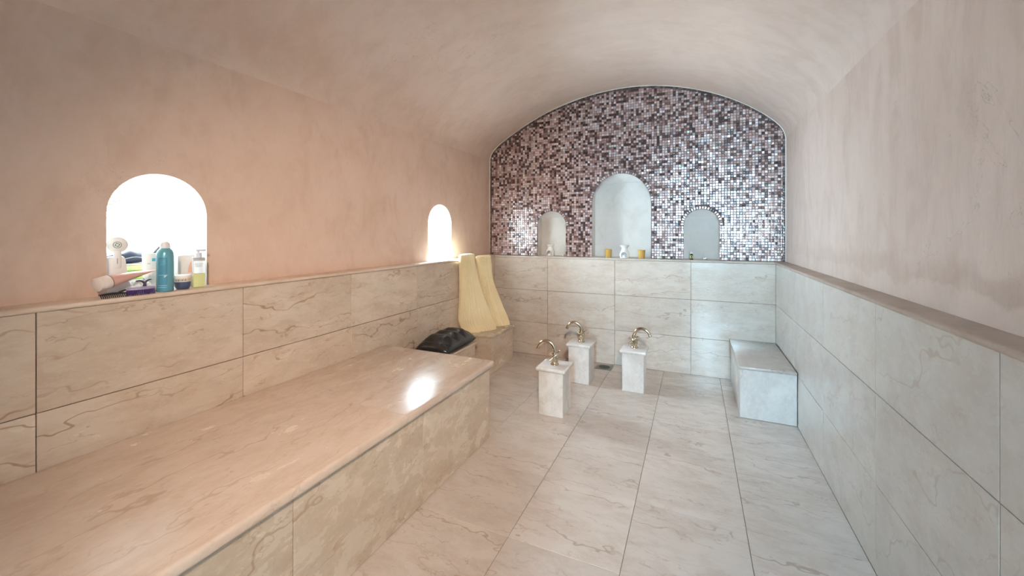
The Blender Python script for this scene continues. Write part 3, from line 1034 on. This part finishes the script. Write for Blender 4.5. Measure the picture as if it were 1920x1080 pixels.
def glass_amber():
    t = T('amber_glass')
    t.bs(Base__Color=(0.80, 0.48, 0.12), Roughness=0.12, Transmission__Weight=0.35, IOR=1.45, Specular__IOR__Level=0.7, Coat__Weight=0.3)
    return t.mat
M_AMBER = glass_amber()
def votive(x, y, label, h=0.080):
    t = empty('candle_glass', (x, y, ZLT), label=label, cat='candle glass', group='amber candle glasses in the large niche')
    prof = [(0.001, 0), (0.0275, 0), (0.0285, 0.003), (0.0325, h - 0.001), (0.0315, h), (0.0300, h - 0.001), (0.0265, 0.010), (0.001, 0.009)]
    g = MB().lathe(prof, 32).build('glass_cup', M_AMBER, t, auto=40)
    w = MB().lathe([(0.001, 0.010), (0.0255, 0.010), (0.0285, h*0.62), (0.001, h*0.62)], 24).build('wax', plain_wax, t, auto=40)
    MB().tube([(0, 0, h*0.62), (0.001, 0, h*0.62 + 0.012)], 0.0009, 6).build('wick', M_DARK, t)
plain_wax = plain('amber_wax', (0.75, 0.55, 0.25), 0.5)
votive(-0.758, 3.968, 'amber glass candle holder left of the oil burner in the large niche')
votive(-0.449, 3.968, 'amber glass candle holder right of the oil burner in the large niche')

def tealight(x, y, label, m1):
    t = empty('tealight', (x, y, ZLT), label=label, cat='candle', group='tealights on the back ledge')
    MB().lathe([(0.001, 0), (0.0185, 0), (0.0195, 0.002), (0.0195, 0.016), (0.0202, 0.0165), (0.019, 0.017), (0.0185, 0.012), (0.001, 0.011)], 24).build('cup', m1, t, auto=40)
    MB().lathe([(0.001, 0.0112), (0.0183, 0.0112), (0.018, 0.0135), (0.001, 0.013)], 20).build('wax', M_WAX, t, auto=40)
    MB().tube([(0, 0, 0.013), (0.001, 0, 0.020)], 0.0008, 5).build('wick', M_DARK, t)
tealight(0.086, 3.972, 'small metal cup tealight in the right niche', M_ALU)
tk = empty('candle_stub', (-1.212, 3.975, ZLT), label='tiny white candle stub at the right side of the left niche', cat='candle')
MB().lathe([(0.001, 0), (0.010, 0), (0.011, 0.003), (0.007, 0.006), (0.0065, 0.011), (0.0125, 0.016), (0.0165, 0.024), (0.015, 0.025), (0.001, 0.021)], 20).build('cup', M_WAX, tk, auto=50)
MB().tube([(0, 0, 0.021), (0.0005, 0, 0.027)], 0.0008, 5).build('wick', M_DARK, tk)
# small dark oil bottle with a yellow-green label
ob = empty('oil_bottle', (-0.022, 3.975, ZLT), label='small dark oil bottle with a yellow-green label in the right niche', cat='bottle')
M_BOT = plain('dark_glass', (0.03, 0.026, 0.018), 0.1)
MB().lathe([(0.001, 0), (0.0125, 0), (0.0135, 0.003), (0.0135, 0.042), (0.0115, 0.047), (0.0070, 0.050), (0.0068, 0.056), (0.001, 0.056)], 24).build('bottle_body', M_BOT, ob, auto=50)
MB().lathe([(0.001, 0.053), (0.0108, 0.053), (0.0108, 0.069), (0.0100, 0.071), (0.001, 0.071)], 20).build('cap', plain('cap_grey', (0.55, 0.55, 0.52), 0.35), ob, auto=40)
lb = MB(); n = 14
vs = [(0.0138*math.sin(-1.25 + 2.5*i/n), -0.0138*math.cos(-1.25 + 2.5*i/n), z) for z in (0.012, 0.038) for i in range(n+1)]
lb.add(vs, [(i, i+1, n+2+i, n+1+i) for i in range(n)])
lab = lb.build('paper_label', plain('label_green', (0.45, 0.50, 0.14), 0.6), ob)
vs = [(0.0140*math.sin(-0.38 + 0.76*i/6), -0.0140*math.cos(-0.38 + 0.76*i/6), z) for z in (0.016, 0.034) for i in range(7)]
MB().add(vs, [(i, i+1, 8+i, 7+i) for i in range(6)]).build('label_print', plain('label_dark', (0.05, 0.05, 0.03), 0.6), lab)

# ------------------------------------------------------------------ toiletries on the window sill
def text_mesh(txt, size, mat, parent, M, name='lettering'):
    cu = bpy.data.curves.new('lettering', 'FONT')
    cu.body = txt; cu.size = size; cu.align_x = 'CENTER'; cu.align_y = 'CENTER'; cu.extrude = 0.0002
    to = bpy.data.objects.new('lettering', cu)
    C.objects.link(to)
    bpy.context.view_layer.update()
    me = bpy.data.meshes.new_from_object(to.evaluated_get(bpy.context.evaluated_depsgraph_get()))
    bpy.data.objects.remove(to)
    me.transform(M)
    return link(name, me, mat, parent)
def facing(az):     # text plane whose normal points along azimuth az (radians from +X)
    return Matrix.Rotation(az + PI/2, 4, 'Z') @ Matrix.Rotation(PI/2, 4, 'X')
def patch(r, az0, az1, z0, z1, n=10):
    """strip of a cylinder, for labels"""
    vs = [(r*math.cos(az0 + (az1-az0)*i/n), r*math.sin(az0 + (az1-az0)*i/n), z) for z in (z0, z1) for i in range(n+1)]
    return MB().add(vs, [(i, i+1, n+2+i, n+1+i) for i in range(n)])
ZS = ZLT
# turquoise spray can
can = empty('spray_can', (-1.992, 0.949, ZS), label='tall turquoise spray can with a white cap on the window sill', cat='spray can')
M_TEAL = T('teal_paint')
tp_ = M_TEAL.pos()
M_TEAL.bs(Base__Color=M_TEAL.mix(M_TEAL.noise(tp_, 8, 2), (0.13, 0.38, 0.48), (0.17, 0.44, 0.53)), Roughness=0.28, Metallic=0.25)
M_TEAL = M_TEAL.mat
cr_ = 0.0285
MB().lathe([(0.001, 0), (cr_ - 0.003, 0), (cr_, 0.003), (cr_, 0.148), (cr_ - 0.001, 0.158), (cr_ - 0.005, 0.169), (cr_ - 0.011, 0.176), (cr_ - 0.012, 0.178), (0.001, 0.178)], 40).build('can_body', M_TEAL, can, auto=50)
M_CAPW = plain('cap_white', (0.72, 0.70, 0.74), 0.35)
MB().lathe([(0.001, 0.1775), (0.0170, 0.1775), (0.0172, 0.184), (0.0165, 0.1845), (0.0165, 0.188), (0.0150, 0.197), (0.0105, 0.203), (0.001, 0.2055)], 32).build('cap', M_CAPW, can, auto=45)
M_TEAL_D = plain('teal_dark', (0.07, 0.27, 0.40), 0.35)
M_TEAL_L = plain('teal_pale', (0.50, 0.72, 0.78), 0.4)
azc = math.atan2(-0.949, 1.992)
pan = patch(cr_ + 0.0003, azc - 0.85, azc + 0.25, 0.004, 0.140).build('label_panel', M_TEAL_D, can)
for k, (z, a0, a1) in enumerate([(0.128, -.55, .10), (0.122, -.55, .05), (0.116, -.55, .12), (0.110, -.5, .0)]):
    patch(cr_ + 0.0006, azc + a0, azc + a1, z, z + 0.0028).build('print_line', M_TEAL, pan)
for z in (0.068, 0.026, 0.018):
    patch(cr_ + 0.0006, azc - 0.8, azc + 0.2, z, z + 0.0012).build('print_line', M_TEAL_L, pan)
lf = MB()
Q = lambda a, z: ((cr_ + 0.0008)*math.cos(azc + a), (cr_ + 0.0008)*math.sin(azc + a), z)
lf.add([Q(-.10, .058), Q(.02, .060), Q(.30, .070), Q(.06, .0685), Q(-.12, .066)], [(0, 1, 2, 3, 4)])
lf.build('leaf_mark', M_TEAL_L, pan)

# pump bottle with yellow liquid
pbt = empty('pump_bottle', (-2.010, 1.082, ZS), rz=R(-20), label='clear square pump bottle half full of yellow liquid at the window edge', cat='bottle')
M_CLEAR = T('clear_plastic')
M_CLEAR.bs(Base__Color=(0.86, 0.88, 0.90), Roughness=0.12, Transmission__Weight=0.55, IOR=1.3)
M_CLEAR = M_CLEAR.mat
M_LIQ = T('yellow_liquid')
M_LIQ.bs(Base__Color=(0.72, 0.70, 0.34), Roughness=0.15, Transmission__Weight=0.4, IOR=1.3)
M_LIQ = M_LIQ.mat
slab('bottle_body', -0.020, 0.020, -0.0215, 0.0215, 0.062, 0.132, M_CLEAR, pbt, 0.004, 3)
slab('liquid', -0.020, 0.020, -0.0215, 0.0215, 0.001, 0.0615, M_LIQ, pbt, 0.004, 3)
slab('shoulder_band', -0.0204, 0.0204, -0.0219, 0.0219, 0.117, 0.127, plain('band_grey', (0.42, 0.41, 0.45), 0.4), pbt, 0.004, 3)
M_PUMP = plain('pump_grey', (0.62, 0.64, 0.72), 0.35)
pm = MB().lathe([(0.001, 0.1315), (0.0125, 0.1315), (0.0125, 0.150), (0.011, 0.152), (0.0045, 0.153), (0.0045, 0.160), (0.001, 0.160)], 24).build('pump', M_PUMP, pbt, auto=40)
MB().box(-0.0085, 0.0085, -0.009, 0.026, 0.159, 0.1675).build('nozzle', M_PUMP, pm)
M_INK = plain('ink_grey', (0.16, 0.16, 0.20), 0.6)
text_mesh('ARGAN', 0.0085, M_INK, pbt, Matrix.Translation((0.0204, 0, 0.103)) @ facing(0))
for z, w in ((0.0955, 0.013), (0.0925, 0.011)):
    MB().box(0.0203, 0.0206, -w, w, z, z + 0.0011).build('print_line', M_INK, pbt)

# round tub with a white lid
tub = empty('round_tub', (-2.002, 1.017, ZS), label='round tub with dark blue base and white lid between spray can and pump bottle', cat='tub')
M_NAVY = plain('navy_plastic', (0.055, 0.075, 0.15), 0.3)
MB().lathe([(0.001, 0), (0.0205, 0), (0.0225, 0.002), (0.0270, 0.012), (0.0290, 0.026), (0.0292, 0.032), (0.001, 0.032)], 36).build('base', M_NAVY, tub, auto=45)
M_TAN = plain('tan_band', (0.62, 0.55, 0.47), 0.5)
bd = MB().lathe([(0.001, 0.0322), (0.0290, 0.0322), (0.0295, 0.047), (0.001, 0.047)], 36).build('band', M_TAN, tub, auto=45)
az = math.atan2(-1.017, 2.0)
for k in range(7):
    patch(0.0297, az - 0.9 + 0.2*k, az - 0.80 + 0.2*k, 0.035 + 0.0003*k, 0.0435, 3).build('print_block', plain('band_ink', (0.34, 0.30, 0.27), 0.6) if k % 2 else M_NAVY, bd)
MB().lathe([(0.001, 0.0472), (0.0305, 0.0472), (0.0308, 0.050), (0.0308, 0.058), (0.0295, 0.0605), (0.001, 0.061)], 36).build('lid', plain('lid_white', (0.80, 0.76, 0.73), 0.4), tub, auto=45)

# white carton with an orange motif
ct = empty('white_carton', (-2.12, 1.080, ZS), label='white carton with an orange motif behind the round tub', cat='carton')
M_CARD = plain('white_card', (0.78, 0.76, 0.74), 0.6)
slab('box_body', -0.026, 0.026, -0.034, 0.034, 0.0005, 0.138, M_CARD, ct, 0.001)
M_PEACH = plain('peach_print', (0.80, 0.45, 0.33), 0.6)
MB().add([(0.0264, 0.004, 0.060), (0.0264, 0.027, 0.060), (0.0264, 0.026, 0.085), (0.0264, 0.020, 0.112), (0.0264, 0.013, 0.104), (0.0264, 0.007, 0.085)], [(0, 1, 2, 3, 4, 5)]).build('printed_motif', M_PEACH, ct)
slab('box_flap', -0.026, 0.026, -0.0345, 0.0345, 0.1383, 0.1395, plain('flap_grey', (0.60, 0.60, 0.62), 0.6), ct, 0.0004)

# white device with disc head
dv = empty('disc_device', (-2.100, 0.840, ZS), rz=math.atan2(-0.84, 2.1), label='white device with a round disc head and trapezoid body by the left window edge', cat='device')
M_DEV = plain('device_white', (0.76, 0.73, 0.71), 0.4)
m_ = MB()
m_.rings([[(0.022*fx_, y, z) for fx_, y in ((-1, -a), (1, -a), (1, b), (-1, b))] for a, b, z in ((0.036, 0.036, 0.0005), (0.034, 0.031, 0.06), (0.031, 0.024, 0.130), (0.029, 0.020, 0.142), (0.024, 0.015, 0.146))])
m_.build('body', M_DEV, dv, auto=35)
slab('neck', -0.010, 0.024, -0.012, 0.012, 0.10, 0.172, M_DEV, dv, 0.004, 3)
MB().box(0.0241, 0.0247, -0.0012, 0.0012, 0.118, 0.140).build('slot', plain('slot_grey', (0.30, 0.26, 0.25), 0.5), dv)
Mx = Matrix.Rotation(R(90), 3, 'Y')
hd = MB().lathe([(0.001, -0.010), (0.026, -0.010), (0.0315, -0.004), (0.0315, 0.003), (0.029, 0.006), (0.022, 0.0075), (0.001, 0.008)], 40, (0.012, 0, 0.193), M=Mx).build('disc_head', M_DEV, dv, auto=40)
M_EMB = plain('emblem_green', (0.10, 0.19, 0.17), 0.5)
em = MB()
for k in range(28):
    a0, a1 = 2*PI*k/28, 2*PI*(k+1)/28
    em.quad(*[(0.0204, r*math.cos(a), 0.193 + r*math.sin(a)) for r, a in ((0.0112, a0), (0.0112, a1), (0.0130, a1), (0.0130, a0))])
for k in range(4):
    a0, a1 = PI/2*k + 0.5, PI/2*(k+1) + 0.5
    em.quad(*[(0.0205, r*math.cos(a), 0.193 + r*math.sin(a)) for r, a in ((0.0058, a0), (0.0058, a1), (0.0088, a1 - 0.18), (0.0088, a0 - 0.18))])
em.build('emblem', M_EMB, hd)

# folded green pack with navy pouch on top
gp = empty('green_pack', (-2.262, 0.930, ZS), label='flat green and white pack under the navy pouch on the window sill', cat='pack')
M_GREEN = plain('lime_green', (0.42, 0.68, 0.14), 0.5)
slab('lower_pack', -0.055, 0.055, -0.11, 0.085, 0.0005, 0.040, M_CARD, gp, 0.004, 3)
slab('green_band', -0.056, 0.056, -0.108, 0.086, 0.0405, 0.076, M_GREEN, gp, 0.006, 3)
slab('yellow_band', -0.054, 0.054, -0.106, 0.085, 0.0765, 0.100, plain('pale_lime', (0.72, 0.80, 0.38), 0.5), gp, 0.006, 3)
slab('top_sheet', -0.052, 0.052, -0.10, 0.080, 0.1005, 0.108, M_CARD, gp, 0.002, 2)
pu = empty('navy_pouch', (-2.262, 0.930, ZS + 0.1085), label='dark navy soft pouch lying on the green pack in the window', cat='pouch')
M_POUCH = plain('navy_cloth', (0.060, 0.075, 0.125), 0.6)
vs, fs = [], []
nu, nv = 28, 12
for top in (1, 0):
    b0 = len(vs)
    for i in range(nu+1):
        for j in range(nv+1):
            u, v = -1 + 2*i/nu, -1 + 2*j/nv
            e = (max(0, 1-abs(u)**4))**.5*(max(0, 1-abs(v)**3))**.5
            w = 1 + 0.22*math.sin(5*u + 2*v) + 0.12*math.sin(11*u)
            vs.append((v*0.050, u*0.095 - 0.008, 0.022 + 0.026*e*w if top else 0.022 - 0.0215*e))
    for i in range(nu):
        for j in range(nv):
            a = b0 + i*(nv+1) + j
            fs.append((a, a+1, a+nv+2, a+nv+1))
MB().add(vs, fs).build('cloth_body', M_POUCH, pu, smooth=True)
MB().tube([(0.0515, -0.09 + 0.18*i/14 - 0.008, 0.024 + 0.004*math.sin(i*0.9)) for i in range(15)], 0.0022, 6).build('zip', plain('zip_grey', (0.45, 0.47, 0.55), 0.4), pu)

# white beaker with cyan mark
bk = empty('white_beaker', (-2.125, 0.958, ZS), label='tall white beaker with a cyan mark behind the spray can', cat='beaker')
MB().lathe([(0.001, 0), (0.020, 0), (0.021, 0.003), (0.0265, 0.152), (0.0255, 0.153), (0.0245, 0.150), (0.019, 0.006), (0.001, 0.005)], 32).build('cup', M_CARD, bk, auto=40)
az = math.atan2(-0.958, 2.125)
patch(0.0257, az + 0.25, az + 0.75, 0.120, 0.146).build('cyan_mark', plain('cyan', (0.05, 0.50, 0.68), 0.4), bk)
patch(0.0252, az - 0.35, az + 0.05, 0.108, 0.113).build('print_mark', plain('mark_grey', (0.5, 0.5, 0.5), 0.5), bk)

# round disc on a dark stand
ds = empty('round_stand_mirror', (-2.325, 1.062, ZS), rz=math.atan2(-1.062, 2.325), label='pale round disc on a dark triangular stand close to the window pane', cat='mirror')
MB().lathe([(0.001, -0.004), (0.050, -0.004), (0.054, 0), (0.050, 0.005), (0.046, 0.004), (0.001, 0.003)], 40, (0, 0, 0.208), M=Mx).build('disc', plain('disc_white', (0.80, 0.80, 0.82), 0.35), ds, auto=40)
MB().lathe([(0.001, 0.0), (0.010, 0.0), (0.009, 0.008), (0.001, 0.009)], 20, (0.003, 0.014, 0.218), M=Mx).build('hub', plain('hub_grey', (0.62, 0.62, 0.66), 0.4), ds, auto=40)
st_ = MB().add([(-0.004, -0.026, 0.120), (-0.004, 0.040, 0.120), (-0.004, 0.036, 0.195), (0.016, -0.026, 0.120), (0.016, 0.040, 0.120), (0.016, 0.036, 0.195)],
               [(0, 1, 2), (3, 5, 4), (0, 3, 4, 1), (1, 4, 5, 2), (2, 5, 3, 0)])
st_.build('bracket', plain('bracket_dark', (0.07, 0.09, 0.11), 0.5), ds)
MB().lathe([(0.001, 0), (0.036, 0), (0.036, 0.006), (0.012, 0.010), (0.008, 0.014), (0.008, 0.122), (0.001, 0.122)], 24).build('foot', plain('foot_grey', (0.5, 0.5, 0.52), 0.4), ds, auto=40)

# crumpled white cloth that props up the tube
cl = []
n1 = 26
random.seed(21)
hs = {}
def cloth_h(u, v):
    e = max(0, 1-abs(u)**3)*max(0, 1-abs(v)**3)
    return 0.004 + e*(0.030 + 0.012*math.sin(7*u + 3*v) + 0.009*math.sin(11*v - 5*u) + 0.005*math.sin(19*u*v + 4*u))
m_ = MB()
vs = [(0.045*(-1 + 2*i/n1), 0.050*(-1 + 2*j/n1), cloth_h(-1 + 2*i/n1, -1 + 2*j/n1)) for i in range(n1+1) for j in range(n1+1)]
fs = [(i*(n1+1)+j, i*(n1+1)+j+1, (i+1)*(n1+1)+j+1, (i+1)*(n1+1)+j) for i in range(n1) for j in range(n1)]
m_.add(vs, fs)
vs2 = [(x, y, 0.0006) for x, y, z in vs]
m_.add(vs2, fs)
edge = [i*(n1+1) for i in range(n1+1)]
wc = m_.build('washcloth', plain('cloth_white', (0.78, 0.77, 0.74), 0.9), smooth=True, loc=(-2.062, 0.893, ZS))
tag(wc, 'crumpled white cloth under the crimped end of the pink tube', 'cloth')

# pink tube with white cap
P0, P1 = Vector((-1.981, 0.732, 1.0585)), Vector((-2.022, 0.917, 1.097))
ax = (P1-P0).normalized()
sd = ax.cross(Vector((0, 0, 1))).normalized(); upv = sd.cross(ax)
tb = empty('cosmetic_tube', tuple(P0), label='pink squeeze tube with a white cap lying across the ledge', cat='tube')
def oval(t, a, b, n=28):
    q = P0 + ax*t
    return [tuple(q + sd*a*math.cos(2*PI*j/n) + upv*b*math.sin(2*PI*j/n) - P0) for j in range(n)]
M_PINK = plain('pink_tube', (0.62, 0.36, 0.30), 0.32)
L_ = (P1-P0).length
MB().rings([oval(0.042 + (L_-0.042)*u, 0.0240 + 0.003*u, 0.0240*(1-u)**0.9 + 0.0012) for u in (0, .02, .15, .3, .45, .6, .75, .88, .96, 1)]).build('tube_body', M_PINK, tb, auto=50)
M_CAPC = plain('cap_cream', (0.76, 0.68, 0.64), 0.4)
cp = MB().rings([oval(t, r, r) for t, r in ((0, 0.0225), (0.002, 0.0250), (0.012, 0.0255), (0.0125, 0.0250), (0.0135, 0.0250), (0.014, 0.0255), (0.038, 0.0255), (0.040, 0.0245))]).build('cap', M_CAPC, tb, auto=45)
MB().rings([oval(t, r, r) for t, r in ((0.0402, 0.0240), (0.0405, 0.0252), (0.043, 0.0252), (0.0435, 0.0238))]).build('collar', plain('collar_brown', (0.35, 0.20, 0.16), 0.4), tb, auto=45)
qz = P0 + ax*(L_ - 0.004) - P0
MB().rings([oval(L_ - 0.010, 0.0272, 0.0016), oval(L_, 0.0272, 0.0014)]).build('crimp', plain('crimp_dark', (0.30, 0.20, 0.19), 0.5), tb)

# black hair comb with pale teeth gaps
cb = empty('hair_comb', (-1.966, 0.775, ZS), rz=R(2), label='small black hair comb lying under the white tube cap', cat='comb')
M_BLK = plain('black_plastic', (0.018, 0.016, 0.020), 0.3)
m_ = MB()
rs = []
for i in range(13):
    u = i/12
    y = -0.040 + 0.080*u
    h = 0.006 + 0.008*math.sin(PI*u)
    rs.append([(-0.008, y, 0.012), (0.004, y, 0.012), (0.004, y, 0.012 + h*0.55), (-0.008, y, 0.012 + h*0.55)])
m_.rings(rs).build('spine', M_BLK, cb)
for k in range(14):
    y = -0.037 + 0.0057*k
    MB().add([(0.003, y - 0.0012, 0.0125), (0.003, y + 0.0012, 0.0125), (0.012, y + 0.0006, 0.0005), (0.012, y - 0.0006, 0.0005),
              (-0.002, y - 0.0012, 0.0125), (-0.002, y + 0.0012, 0.0125), (0.009, y + 0.0006, 0.0005), (0.009, y - 0.0006, 0.0005)],
             [(0, 1, 2, 3), (4, 7, 6, 5), (0, 3, 7, 4), (1, 5, 6, 2), (3, 2, 6, 7), (0, 4, 5, 1)]).build('tooth', M_BLK, cb)
MB().tube([(-0.004, 0.018, 0.019), (-0.010, 0.040, 0.024), (-0.014, 0.054, 0.018)], [0.0030, 0.0035, 0.002], 8).build('grip', M_BLK, cb, smooth=True)

# purple scalp brush
pbz = empty('scalp_brush', (-1.972, 0.860, ZS), rz=R(1), label='purple oval scalp brush with dark forked handle, bristles down on the ledge', cat='brush')
M_PUR = plain('purple_plastic', (0.10, 0.055, 0.22), 0.4)
M_LAV = plain('lavender_top', (0.34, 0.29, 0.46), 0.35)
def oval2(a, b, z, n=36): return [(a*math.cos(2*PI*j/n), b*math.sin(2*PI*j/n), z) for j in range(n)]
pd = MB().rings([oval2(0.019, 0.043, 0.0205), oval2(0.0215, 0.0460, 0.0215), oval2(0.0215, 0.0460, 0.027), oval2(0.018, 0.042, 0.0305), oval2(0.008, 0.02, 0.032)]).build('pad', M_LAV, pbz, auto=50)
for r_, cnt in ((1.0, 40), (0.62, 22)):
    for k in range(cnt):
        t = 2*PI*k/cnt
        x, y = 0.0195*r_*math.cos(t), 0.0435*r_*math.sin(t)
        MB().tube([(x, y, 0.0210), (x*1.03, y*1.02, 0.0005)], [0.0017, 0.0011], 5).build('bristle', M_PUR, pbz)
M_HND = plain('handle_dark', (0.075, 0.055, 0.11), 0.35)
m_ = MB()
m_.tube([(0, 0.012, 0.030), (0, 0.012, 0.040), (0, 0.012, 0.045)], [0.007, 0.0045, 0.005], 10)
m_.tube([(0, 0.012, 0.043), (0, 0.004, 0.051), (0, -0.006, 0.055), (0, -0.016, 0.0545)], [0.0045, 0.0036, 0.003, 0.002], 8)
m_.tube([(0, 0.012, 0.043), (0, 0.018, 0.051), (0, 0.026, 0.0555), (0, 0.034, 0.056)], [0.0045, 0.0036, 0.003, 0.002], 8)
m_.build('forked_handle', M_HND, pbz, smooth=True)

# ------------------------------------------------------------------ outside the windows
M_GROUND = plain('pale_gravel', (0.62, 0.60, 0.56), 0.9)
struct(MB().box(-9.0, -2.47, -6.0, 9.0, -0.12, -0.02).build('ground', M_GROUND))
gw = empty('garden_wall', (-4.6, 1.6, 0), label='white rendered garden wall outside the near window', cat='wall')
slab('wall_body', -0.10, 0.10, -4.5, 4.5, -0.02, 1.235, plain('white_render', (0.80, 0.80, 0.78), 0.8), gw, 0.004)
slab('coping', -0.14, 0.14, -4.5, 4.5, 1.236, 1.285, plain('coping_grey', (0.62, 0.63, 0.60), 0.8), gw, 0.006)
random.seed(5)
M_LEAF = plain('leaf_green', (0.10, 0.19, 0.07), 0.6)
for k, (yy_, h_) in enumerate([(0.5, 2.35), (2.5, 2.1), (4.5, 2.25)]):
    sh = empty('garden_shrub', (-5.3, yy_, -0.02), label=['tall leafy shrub behind the garden wall, straight out of the near window', 'lower leafy shrub behind the middle of the garden wall', 'leafy shrub behind the garden wall at its far end'][k], cat='shrub', group='shrubs behind the garden wall')
    MB().tube([(0, 0, 0), (0.03, 0.02, 0.7), (0, 0.05, h_*0.7)], [0.05, 0.04, 0.02], 8).build('stem', plain('bark', (0.16, 0.11, 0.07), 0.9), sh)
    lv = MB()
    for q in range(1500):
        a, b, r = random.uniform(0, 2*PI), random.uniform(-1, 1), random.uniform(0.5, 1)**0.5
        c = Vector((0.42*r*math.cos(a)*math.sqrt(1-b*b), 0.85*r*math.sin(a)*math.sqrt(1-b*b), h_*0.62 + h_*0.38*r*b))
        d = Vector((random.gauss(0, 1), random.gauss(0, 1), random.gauss(0, 1))).normalized()
        e = d.orthogonal().normalized()
        lv.add([c - d*0.045, c + e*0.018, c + d*0.05, c - e*0.018], [(0, 1, 2, 3)])
    me = bpy.data.meshes.new('foliage'); me.from_pydata(lv.v, [], lv.f)
    fo = link('foliage', me, M_LEAF, sh)
    fo['kind'] = 'stuff'
